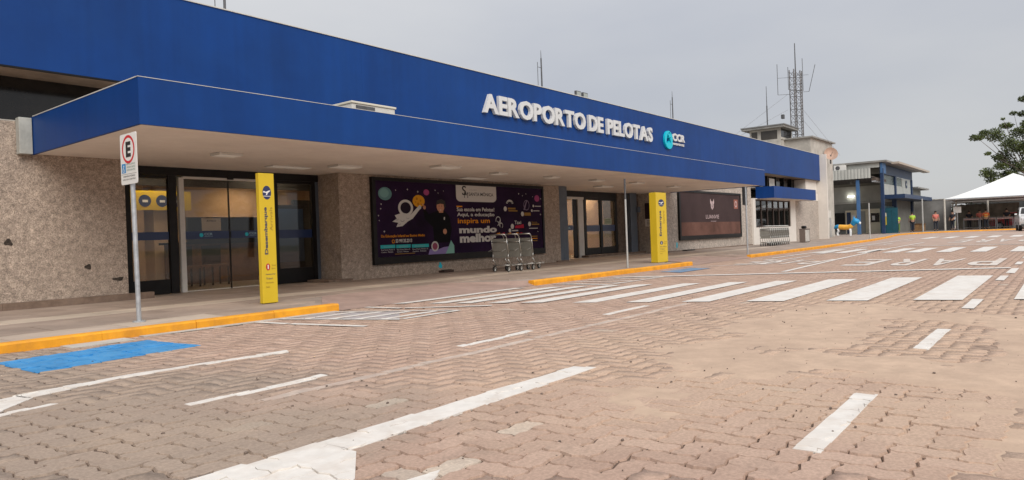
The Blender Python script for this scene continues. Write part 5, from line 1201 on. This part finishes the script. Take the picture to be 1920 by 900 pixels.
def tent(x0, x1, y0, y1, ze, zp, lab, posts):
    t = thing('event_tent', (x0, y1, .05), lab, 'tent', 'white pyramid tents'); cx, cy = (x0 + x1) / 2, (y0 + y1) / 2
    g = MB(); N = 10; C = [(x0, y0), (x1, y0), (x1, y1), (x0, y1)]
    for k in range(4):
        a, b = C[k], C[(k + 1) % 4]; vs = []
        for i in range(N + 1):
            s = i / N; zz = ze + (zp - ze) * (s ** 1.22)
            for j in range(7):
                u = j / 6; ex = a[0] + (b[0] - a[0]) * u; ey = a[1] + (b[1] - a[1]) * u; sag = -.10 * math.sin(math.pi * u) * (1 - s) * (1 if s > 0 else 0)
                vs.append((ex + (cx - ex) * s, ey + (cy - ey) * s, zz + sag * .6))
        g.add(vs, [(i * 7 + j, i * 7 + j + 1, (i + 1) * 7 + j + 1, (i + 1) * 7 + j) for i in range(N) for j in range(6)])
    g.build('tent_roof', TARP, t, smooth=True)
    for k in range(4):
        a, b = C[k], C[(k + 1) % 4]; v = MB(); v.add([(*a, ze), (*b, ze), (*b, ze - .13), (*a, ze - .13)], [(0, 1, 2, 3)]); v.build('valance', TARP, t)
        MB().tube((*a, ze - .05), (*b, ze - .05), .05, n=8).build('eave_tube', GALV, t)
    for q in posts: MB().tube((*q, 0.02), (*q, ze), .085, n=10).build('tent_post', mat('cream_post', (.55, .52, .46), .6, noise_s=2, var=.1), t)
tent(72.3, 80.3, -.9, 8.85, 2.88, 4.95, 'nearer white pyramid tent with cream posts at the road end', [(72.3, 8.8), (80.3, 8.8), (72.3, -.9)])
tent(81.0, 88.5, 1.0, 10.0, 2.85, 3.6, 'farther white tent whose roof just shows behind the nearer one', [(81.0, 10.0), (81, 6.3), (88.5, 10)])
pn_ = thing('notice_board', (73.2, 8.1, 1.0), 'white notice board hanging beside the left post of the tent', 'board'); MB().bbox(73.2, 73.24, 7.65, 8.25, 1.62, 2.15, .01).build('board_panel', SIGNW, pn_); MB().tube((73.25, 7.95, .1), (73.25, 7.95, 2.1), .03).build('board_post', GALV, pn_)
for i in range(4):
    y = 6.6 - i * 1.25; b = thing('crowd_barrier', (75.8, y, .05), ('crowd barrier at the left end of the taped row under the tent', 'second crowd barrier from the left under the tent', 'third crowd barrier from the left under the tent', 'crowd barrier at the right end of the taped row under the tent')[i], 'barrier', 'taped crowd barriers')
    g = MB(); g.tube((75.8, y, .1), (75.8, y, 1.1), .03, n=6); g.tube((75.8, y + 1.15, .1), (75.8, y + 1.15, 1.1), .03, n=6); g.tube((75.8, y, 1.1), (75.8, y + 1.15, 1.1), .03, n=6); g.tube((75.8, y, .25), (75.8, y + 1.15, .25), .02, n=6); g.build('barrier_frame', GALV, b)
    g = MB()
    for k in range(7): g.tube((75.8, y + .16 * (k + 1), .25), (75.8, y + .16 * (k + 1), 1.1), .012, n=5)
    g.build('barrier_bars', DSHED, b); box('barrier_tape', b, TAPE, 75.75, 75.76, y, y + 1.15, .93, 1.05)
for i, (x, y) in enumerate(((77, 3.5), (77.6, 5.0), (78.2, 6.4))):
    t = thing('folding_table', (x, y, .05), ('folding table under the tent nearest the red car', 'folding table under the middle of the tent', 'folding table under the left side of the tent')[i], 'table', 'tables under the tent')
    box('table_top', t, WOODB, x, x + .8, y, y + 1.3, .74, .79)
    for a in (.05, .72):
        for b in (.05, 1.2): box('leg', t, GALVD, x + a, x + a + .04, y + b, y + b + .04, .05, .74)
# two far signposts on the far kerb
for i, (x, y, h) in enumerate(((43.3, 8.9, 2.1), (68.8, 10.0, 2.9))):
    t = thing('sign_post', (x, y, GZ), ('thin pale pole in front of the teal shutters' if i == 0 else 'white pole on the far bend of the yellow kerb'), 'post'); MB().tube((x, y, GZ), (x, y, h), .035 if i == 0 else .06, n=8).build('pole', mat('white_pole_paint', (.6, .6, .58), .5), t)
    if i == 0: MB().bbox(x - .02, x + .0, y - .03, y + .03, h - .05, h, .004).build('pole_cap', GALVD, t)
t = thing('framed_notice', (52.6, 13.6, .09), 'white notice on a two legged grey stand left of the horse statue', 'sign')
for y in (13.3, 13.75): MB().tube((52.6, y, .09), (52.6, y, 1.9), .03, n=8).build('stand_leg', GALV, t)
MB().bbox(52.57, 52.6, 13.25, 13.8, 1.45, 1.95, .01).build('notice_panel', SIGNW, t)
t = thing('wooden_crate', (71.8, 11.0, .09), 'brown crate standing by the far grey wall beside a worker', 'crate'); MB().bbox(71.6, 72.2, 10.3, 11.2, .09, .75, .03).build('crate_body', mat('crate_brown', (.25, .14, .06), .8, noise_s=3, var=.3), t)
box('crate_lid', t, WOODB, 71.55, 72.25, 10.25, 11.25, .751, .80)

# ------------------------------------------------------------------ VEHICLES
def profile_body(pr, w, mt, parent, name, x, y, ang, z=0.0):
    """extrude a side profile (length, height) across the width with a tumblehome"""
    n = len(pr); vs = []
    for s, k in ((-1, 1), (-.86, 0), (.86, 0), (1, 1)): pass
    lay = [(-.5, .93), (-.46, 1.0), (.46, 1.0), (.5, .93)]
    c, s_ = math.cos(ang), math.sin(ang)
    for off, sc in lay:
        for a, b in pr:
            tum = 1 - .13 * max(0, (b - .95)) / .6
            lx = a * (1 if sc == 1 else .985); ly = off * w * tum; lz = .3 + (b - .3) * (1 if sc == 1 else .975)
            vs.append((x + lx * c - ly * s_, y + lx * s_ + ly * c, z + lz))
    fs = [tuple(range(n - 1, -1, -1)), tuple(range(3 * n, 4 * n))]
    for k in range(3): fs += [(k * n + i, k * n + (i + 1) % n, (k + 1) * n + (i + 1) % n, (k + 1) * n + i) for i in range(n)]
    g = MB(); g.add(vs, fs, mt); return g.build(name, parent=parent)
def car(x, y, ang, mt, lab, pickup=False):
    t = thing('parked_car', (x, y, .0), lab, 'car'); c, s = math.cos(ang), math.sin(ang)
    def L(a, b, z): return (x + a * c - b * s, y + a * s + b * c, z)
    pr = [(-2.1, .3), (2.1, .3), (2.2, .55), (2.15, .82), (1.2, 1.0), (.55, 1.5), (-.9, 1.55), (-1.9, 1.45), (-2.15, .95), (-2.2, .6)] if not pickup else [(-2.5, .45), (2.4, .45), (2.5, .7), (2.45, 1.05), (1.35, 1.2), (.75, 1.72), (-.75, 1.74), (-1.0, 1.15), (-2.5, 1.1), (-2.55, .7)]
    profile_body(pr, 1.78, mt, t, 'body', x, y, ang)
    f = 2.2 if not pickup else 2.5; dz_ = 0 if not pickup else .15
    def quadm(name, pts, mtl): g = MB(); g.add([L(*p) for p in pts], [tuple(range(len(pts)))], mtl); return g.build(name, parent=t)
    a0, a1, z0_, z1_ = (1.16, .60, 1.04, 1.46) if not pickup else (1.30, .80, 1.26, 1.68)
    quadm('windscreen', [(a0 + .03, -.74, z0_), (a0 + .03, .74, z0_), (a1 + .03, .64, z1_), (a1 + .03, -.64, z1_)], DARK)
    for sd_ in (-1, 1):
        quadm('side_window', [(.95, sd_ * .875, 1.03 + dz_), (-.6, sd_ * .875, 1.03 + dz_), (-.6, sd_ * .80, 1.42 + dz_), (.55, sd_ * .80, 1.42 + dz_)][::sd_], DARK)
        g = MB(); g.bbox(0, 0.08, 0, .3, 0, .16, .02); g.v = [L(f - .03 + p[0], sd_ * .62 - .15 + p[1], .66 + dz_ + p[2]) for p in g.v]; g.build('headlight', HL, t)
        g = MB(); g.bbox(0, .12, 0, .16, 0, .12, .02); g.v = [L(.85 + p[0], sd_ * 1.0 - .08 + p[1], 1.02 + dz_ + p[2]) for p in g.v]; g.build('wing_mirror', mt, t)
        for wx in (-1.35, 1.4):
            w = MB(); w.tube(L(wx, sd_ * .70, .33), L(wx, sd_ * .90, .33), .33, n=20, mt=RUBBER); w.tube(L(wx, sd_ * .89, .33), L(wx, sd_ * .912, .33), .2, n=14, mt=GALV); w.build('wheel', parent=t)
    g = MB(); g.bbox(0, .06, 0, .9, 0, .14, .01); g.v = [L(f - .02 + p[0], -.45 + p[1], .60 + dz_ + p[2]) for p in g.v]; g.build('grille', BLACK, t)
    g = MB(); g.bbox(0, .1, 0, 1.6, 0, .16, .03); g.v = [L(f - .02 + p[0], -.8 + p[1], .36 + p[2]) for p in g.v]; g.build('bumper', WHC if mt == REDC else GALVD, t)
    return t
car(79.3, 3.9, R(95), REDC, 'red car parked under the white tent', False)
car(64.6, 2.35, R(186), WHC, 'white pickup at the right edge of the picture facing the camera', True)

# ------------------------------------------------------------------ PEOPLE
def skinned(name, pts, edges, rad, mt, parent, sub=1):
    me = bpy.data.meshes.new('t'); me.from_pydata(pts, edges, []); ob = bpy.data.objects.new('t', me); COL.objects.link(ob)
    md = ob.modifiers.new('s', 'SKIN'); md.use_smooth_shade = True
    sv_ = me.skin_vertices[0].data
    for i, r in enumerate(rad): sv_[i].radius = (r, r) if not isinstance(r, tuple) else r; sv_[i].use_root = (i == 0)
    s2_ = ob.modifiers.new('b', 'SUBSURF'); s2_.levels = sub; s2_.render_levels = sub
    dg = bpy.context.evaluated_depsgraph_get(); dg.update()
    nm = bpy.data.meshes.new_from_object(ob.evaluated_get(dg)); bpy.data.objects.remove(ob); bpy.data.meshes.remove(me)
    nm.name = name; nm.materials.clear(); nm.materials.append(mt); nm.polygons.foreach_set('use_smooth', [True] * len(nm.polygons))
    o = bpy.data.objects.new(name, nm); COL.objects.link(o); o.parent = parent; return o
def person(x, y, rot, h, top, legs, lab, arms=(0.15, 0.15), hat=None, lean=0.0, stripe=False):
    t = thing('person', (x, y, .09), lab, 'person'); t.rotation_euler = (0, 0, rot); k = h / 1.75
    def q(a, b, c): return ((a + lean * max(0, c - .95)) * k, b * k, c * k)
    # +x is the way the person faces
    P = [q(0, 0, .98), q(0, 0, 1.15), q(.0, 0, 1.38), q(.01, 0, 1.50), q(.015, 0, 1.60), q(.02, 0, 1.70)]
    E_ = [(0, 1), (1, 2), (2, 3), (3, 4), (4, 5)]; Rr = [.13, .13, .15, .06, .085, .075]
    for s, am in ((-1, arms[0]), (1, arms[1])):
        b = len(P); P += [q(0, s * .19, 1.42), q(-.02 + am * .3, s * .24, 1.15), q(.05 + am, s * .22, .95 + am * .5), q(.08 + am * 1.1, s * .21, .86 + am * .6)]; Rr += [.062, .047, .036, .028]
        E_ += [(2, b), (b, b + 1), (b + 1, b + 2), (b + 2, b + 3)]
        for i, (dy, ln) in enumerate(((-.032, .07), (-.011, .085), (.011, .08), (.032, .065))):
            c = len(P); P.append(q(.10 + am * 1.1, s * .21 + dy, .86 + am * .6 - ln)); Rr.append(.009); E_.append((b + 3, c))
        c = len(P); P.append(q(.13 + am * 1.1, s * .19, .83 + am * .6)); Rr.append(.01); E_.append((b + 3, c))
        b = len(P); P += [q(0, s * .09, .90), q(.015, s * .10, .50), q(-.01, s * .11, .09), q(.12, s * .12, .04)]; Rr += [.095, .062, .045, .042]; E_ += [(0, b), (b, b + 1), (b + 1, b + 2), (b + 2, b + 3)]
    skinned('body', P, E_, [r * k for r in Rr], SKIN, t)
    PT = [q(0, 0, 1.0), q(0, 0, 1.15), q(0, 0, 1.36), q(.0, 0, 1.45)]; ET = [(0, 1), (1, 2), (2, 3)]; RT = [.15, .15, .17, .10]
    for s, am in ((-1, arms[0]), (1, arms[1])):
        b = len(PT); PT += [q(0, s * .19, 1.41), q(-.01 + am * .2, s * .23, 1.20)]; RT += [.078, .066]; ET += [(2, b), (b, b + 1)]
    skinned('shirt', PT, ET, [r * k for r in RT], top, t)
    PL = [q(0, 0, .98)]; EL = []; RL = [.145]
    for s in (-1, 1):
        b = len(PL); PL += [q(0, s * .09, .88), q(.015, s * .10, .50), q(-.01, s * .11, .12)]; RL += [.11, .078, .062]; EL += [(0, b), (b, b + 1), (b + 1, b + 2)]
    skinned('trousers', PL, EL, [r * k for r in RL], legs, t)
    for s in (-1, 1): MB().ball(q(.06, s * .115, .045), .12 * k, (1, .45, .40), 10, 6).build('shoe', BLACK, t, True, True)
    MB().ball(q(.0, 0, 1.70), .108 * k, (1, .92, 1.0), 12, 8).build('hair' if hat is None else 'hat', hat or HAIR, t, True, True)
    f = MB(); f.ball(q(.115, 0, 1.63), .016 * k, (1, .8, 1.3), 6, 4, mt=SKIN)
    for s in (-1, 1): f.ball(q(.100, s * .033, 1.655), .010 * k, (1, 1, 1), 6, 4, mt=INK); f.ball(q(.01, s * .09, 1.64), .022 * k, (.6, .4, 1.2), 6, 4, mt=SKIN)
    f.ball(q(.098, 0, 1.59), .018 * k, (.5, 1.2, .35), 6, 4, mt=PINKO); f.build('face', None, t, True, True)
    if stripe:
        for z in (1.12, 1.28):
            g = MB(); n = 14; rr = .162 * k
            lx = q(0, 0, z)[0]
            for i in range(n):
                a, b = 2 * math.pi * i / n, 2 * math.pi * (i + 1) / n
                g.add([(lx + rr * math.cos(a), rr * 1.05 * math.sin(a), z * k - .025), (lx + rr * math.cos(b), rr * 1.05 * math.sin(b), z * k - .025), (lx + rr * math.cos(b), rr * 1.05 * math.sin(b), z * k + .025), (lx + rr * math.cos(a), rr * 1.05 * math.sin(a), z * k + .025)], [(0, 1, 2, 3)])
            g.build('reflective_band', STRIPE, t, local=True)
    return t
person(66.3, 11.75, R(-120), 1.72, PINKO, TROUS, 'person in a salmon top leaning beside the teal shutter', (.25, .3), lean=.25)
person(67.2, 11.62, R(20), 1.55, HIVIS, mat('green_work_trousers', (.13, .22, .05), .8), 'worker in hi-vis green seen from behind, left one of two', (.3, .3), lean=.35, stripe=True)
person(70.2, 11.0, R(30), 1.72, HIVIS, TROUS, 'worker in hi-vis green seen from behind, standing alone by the grey wall', (.1, .1), hat=HAIR, stripe=True)
person(72.3, 9.5, R(200), 1.74, PINKO, TROUS, 'person in a salmon top standing just left of the tent post', (.1, .1))
person(73.0, 8.3, R(150), 1.70, TROUS, TROUS, 'person in dark clothes standing just right of the tent post', (.1, .2))
person(74.4, 5.95, R(10), 1.74, HIORA, TROUS, 'worker in orange hi-vis vest with yellow bands before the barriers', (.1, .1), stripe=True)
person(76.6, 6.6, R(190), 1.74, PINKO, TROUS, 'person in a salmon shirt standing behind the barriers', (.1, .1))
person(77.6, 7.5, R(190), 1.70, TROUS, TROUS, 'person in dark clothes behind the left barrier under the tent', (.1, .1))
person(77.0, 4.6, R(170), 1.74, TROUS, TROUS, 'person in dark clothes behind the barriers near the red car', (.1, .1))

# ------------------------------------------------------------------ HORSE STATUE (painted, standing along Y, head towards -Y)
H = thing('horse_statue', (53.5, 12.55, .09), 'toy-like horse statue painted blue and yellow with white legs outside the workshop', 'statue')
pts = [(0, .15, .72), (0, .45, .74), (0, .72, .78), (0, -.15, .70), (0, -.42, .74), (0, -.62, .95), (0, -.74, 1.16), (0, -.98, 1.12), (0, -1.14, 1.03)]
ed = [(0, 1), (1, 2), (0, 3), (3, 4), (4, 5), (5, 6), (6, 7), (7, 8)]; rd = [.19, .19, .15, .19, .19, .15, .17, .13, .10]
skinned('torso', pts[:6], ed[:5], [q_ * 1.12 for q_ in rd[:6]], HYEL, H, 2)
skinned('hindquarters', [(0, .38, .735), (0, .58, .76), (0, .80, .80), (0, .95, .62)], [(0, 1), (1, 2), (2, 3)], [.20, .20, .15, .05], HBLUE, H, 2)
skinned('head', [(0, -.50, .82), (0, -.66, 1.02), (0, -.78, 1.20), (0, -.98, 1.12), (0, -1.16, 1.02)], [(0, 1), (1, 2), (2, 3), (3, 4)], [.19, .23, .29, .23, .17], HBLUE, H, 2)
for s in (-1, 1):
    MB().tube((s * .09, -.72, 1.34), (s * .12, -.70, 1.52), .05, .01, n=8).build('ear', HBLUE, H, local=True)
    MB().ball((s * .17, -.88, 1.22), .045, (.5, 1, 1)).build('eye', HWHT, H, local=True)
    skinned('leg', [(s * .11, -.38, .62), (s * .12, -.42, .36), (s * .12, -.38, .08), (s * .12, -.44, .04)], [(0, 1), (1, 2), (2, 3)], [.10, .07, .06, .065], HWHT, H, 1)
    skinned('leg', [(s * .11, .62, .64), (s * .12, .56, .42), (s * .12, .68, .30), (s * .12, .62, .05)], [(0, 1), (1, 2), (2, 3)], [.10, .075, .06, .065], HWHT, H, 1)
MB().ball((0, -1.18, 1.0), .13, (1, .7, .8)).build('muzzle', HWHT, H, True, True)
H.scale = (1.0, .80, .92)

# ------------------------------------------------------------------ TREES
def leaf_cloud(name, clumps, n_per, size, mt, parent):
    V_, F_ = [], []
    for (cx, cy, cz, r, fl) in clumps:
        n = int(n_per * r * r)
        for _ in range(n):
            d = Vector((random.gauss(0, 1), random.gauss(0, 1), random.gauss(0, 1))).normalized() * (random.random() ** .45) * r
            c = Vector((cx + d.x, cy + d.y, cz + d.z * fl)); s = size * random.uniform(.6, 1.5)
            a = Vector((random.gauss(0, 1), random.gauss(0, 1), random.gauss(0, .7))).normalized(); b = a.cross(Vector((random.gauss(0, 1), random.gauss(0, 1), random.gauss(0, 1)))).normalized()
            o = len(V_); V_ += [tuple(c - a * s), tuple(c + b * s * .45), tuple(c + a * s), tuple(c - b * s * .45)]; F_.append((o, o + 1, o + 2, o + 3))
    g = MB(); g.add(V_, F_, mt); return g.build(name, parent=parent)
def tree(x, y, clumps, lab, n_per=260, size=.28, mt=LEAF, trunk_h=5, tr=.35, fork=None):
    t = thing('tree', (x, y, 0), lab, 'tree'); top = (x + .2, y, trunk_h)
    g = MB(); g.tube((x, y, 0), (x + .1, y + .1, trunk_h * .5), tr, tr * .8, n=10); g.tube((x + .1, y + .1, trunk_h * .5), top, tr * .8, tr * .6, n=10)
    for (cx, cy, cz, r, fl) in clumps:
        m1_ = Vector(top) + (Vector((cx, cy, cz)) - Vector(top)) * .5 + Vector((random.uniform(-.4, .4), random.uniform(-.4, .4), -.25 * r))
        g.tube(top, m1_, tr * .30, tr * .17, n=6); g.tube(m1_, (cx, cy, cz), tr * .17, tr * .05, n=5)
        for _ in range(3): g.tube((cx, cy, cz), (cx + random.uniform(-r, r) * .7, cy + random.uniform(-r, r) * .7, cz + random.uniform(-.3, .6) * r), tr * .05, tr * .015, n=4)
    g.build('trunk', BARK, t); leaf_cloud('crown', clumps, n_per, size, mt, t); return t
# big loose gum tree behind the tent: lateral axis (a) to the right of view, height z
ra = Vector((rt.x, rt.y)); base_t = Vector((117.5, 4.3))
def cl(a, z, r, fl=.6, dpt=0.0): p = base_t + ra * a + Vector((fw.x, fw.y)) * dpt; return (p.x, p.y, z, r, fl)
cs = [cl(-7.0, 12.0, .95, .5), cl(-6.0, 12.6, .7, .7), cl(-4.2, 12.3, 1.25, .8, .5), cl(-3.3, 10.9, 1.3, .9, -1), cl(-2.3, 13.6, .9, .5, 1), cl(-1.2, 12.6, 1.2, .6), cl(-5.6, 9.8, .45), cl(-4.3, 9.3, .75),
      cl(-5.8, 7.2, .95, .8), cl(-4.9, 6.4, 1.1, .9), cl(-3.9, 8.0, .9), cl(-2.8, 9.1, 1.3, 1, .8), cl(-2.9, 6.9, 1.1), cl(-1.6, 7.9, 1.2, .8), cl(-1.6, 10.4, 1.3, .7, -.8), cl(-.6, 15.0, .8, .5), cl(.2, 13.6, 1.2, .6), cl(-1.9, 15.1, .5), cl(-3.4, 14.4, .3),
      cl(-.3, 17.0, .9, .5), cl(.9, 17.6, 1.2, .6), cl(1.8, 16.0, 1.5, .7), cl(.8, 11.5, 1.5, .8), cl(.2, 9.3, 1.3, .9), cl(2.4, 12.8, 1.8, .7), cl(3.5, 15, 1.8, .6), cl(4.2, 11, 1.9, .8), cl(2.4, 8.6, 1.6, .8), cl(5.5, 13.5, 1.8, .6), cl(5.8, 9.5, 1.7, .8), cl(3.2, 17.8, 1.2, .5)]
tree(base_t.x, base_t.y, cs, 'tall loose gum tree rising behind the white tent at the right edge', 520, .135, trunk_h=6.5, tr=.32)
tree(91.5, 13.2, [(91.5, 13.2, 3.2, 1.0, .6), (92.2, 12.2, 3.0, .9, .6), (92.8, 11.2, 2.9, .9, .6), (91.5, 14.4, 2.9, .9, .6)], 'low green tree behind the grey perimeter wall', 260, .13, LEAF2, 2, .15)
tree(86.5, 8.6, [(86.5, 8.6, 2.2, .9, .7), (86.8, 7.4, 2.0, .9, .8), (86.2, 9.8, 2.1, .8, .7), (87, 6.3, 1.9, .8, .8)], 'leafy bush over the stained wall left of the tent', 300, .11, LEAF2, 1.4, .12)
# trees across the road behind the camera, seen only as reflections in the glass
for (x, y), lab in (((-4, -22), 'tree across the road far to the left behind the viewer'), ((8, -27), 'tree across the road behind the viewer opposite the left entrance'), ((20, -24), 'tree across the road behind the viewer opposite the sign letters'), ((34, -30), 'tree across the road behind the viewer far to the right')):
    cc = [(x + random.uniform(-3, 3), y + random.uniform(-3, 3), random.uniform(4, 8.5), random.uniform(1.2, 2), .8) for _ in range(7)]
    tree(x, y, cc, lab, 60, .3, LEAF, trunk_h=4, tr=.3)

# printed posters are matt vinyl
for nm_, m_ in MATS.items():
    if nm_.startswith(('print_', 'poster_')):
        b_ = m_.node_tree.nodes['Principled BSDF']; b_.inputs['Specular IOR Level'].default_value = 0.12; b_.inputs['Roughness'].default_value = 0.7
    if nm_ == 'black_aluminium': m_.node_tree.nodes['Principled BSDF'].inputs['Specular IOR Level'].default_value = 0.2
# rain streaks down the blue cladding
n_, l_ = BLUE.node_tree.nodes, BLUE.node_tree.links
g_ = n_.new('ShaderNodeNewGeometry'); mp_ = n_.new('ShaderNodeMapping'); mp_.inputs['Scale'].default_value = (5.0, 5.0, 0.22); t_ = n_.new('ShaderNodeTexNoise'); t_.inputs['Scale'].default_value = 1.0; t_.inputs['Detail'].default_value = 7
l_.new(g_.outputs['Position'], mp_.inputs[0]); l_.new(mp_.outputs[0], t_.inputs['Vector'])
q_ = n_.new('ShaderNodeMapRange'); q_.inputs[1].default_value = 0.35; q_.inputs[2].default_value = 0.7; q_.inputs[3].default_value = 0.94; q_.inputs[4].default_value = 1.06; l_.new(t_.outputs[0], q_.inputs[0])
v_ = n_.new('ShaderNodeVectorMath'); v_.operation = 'SCALE'; b_ = n_['Principled BSDF']; src = b_.inputs['Base Color'].links[0].from_socket
l_.new(src, v_.inputs[0]); l_.new(q_.outputs[0], v_.inputs['Scale']); l_.new(v_.outputs[0], b_.inputs['Base Color'])
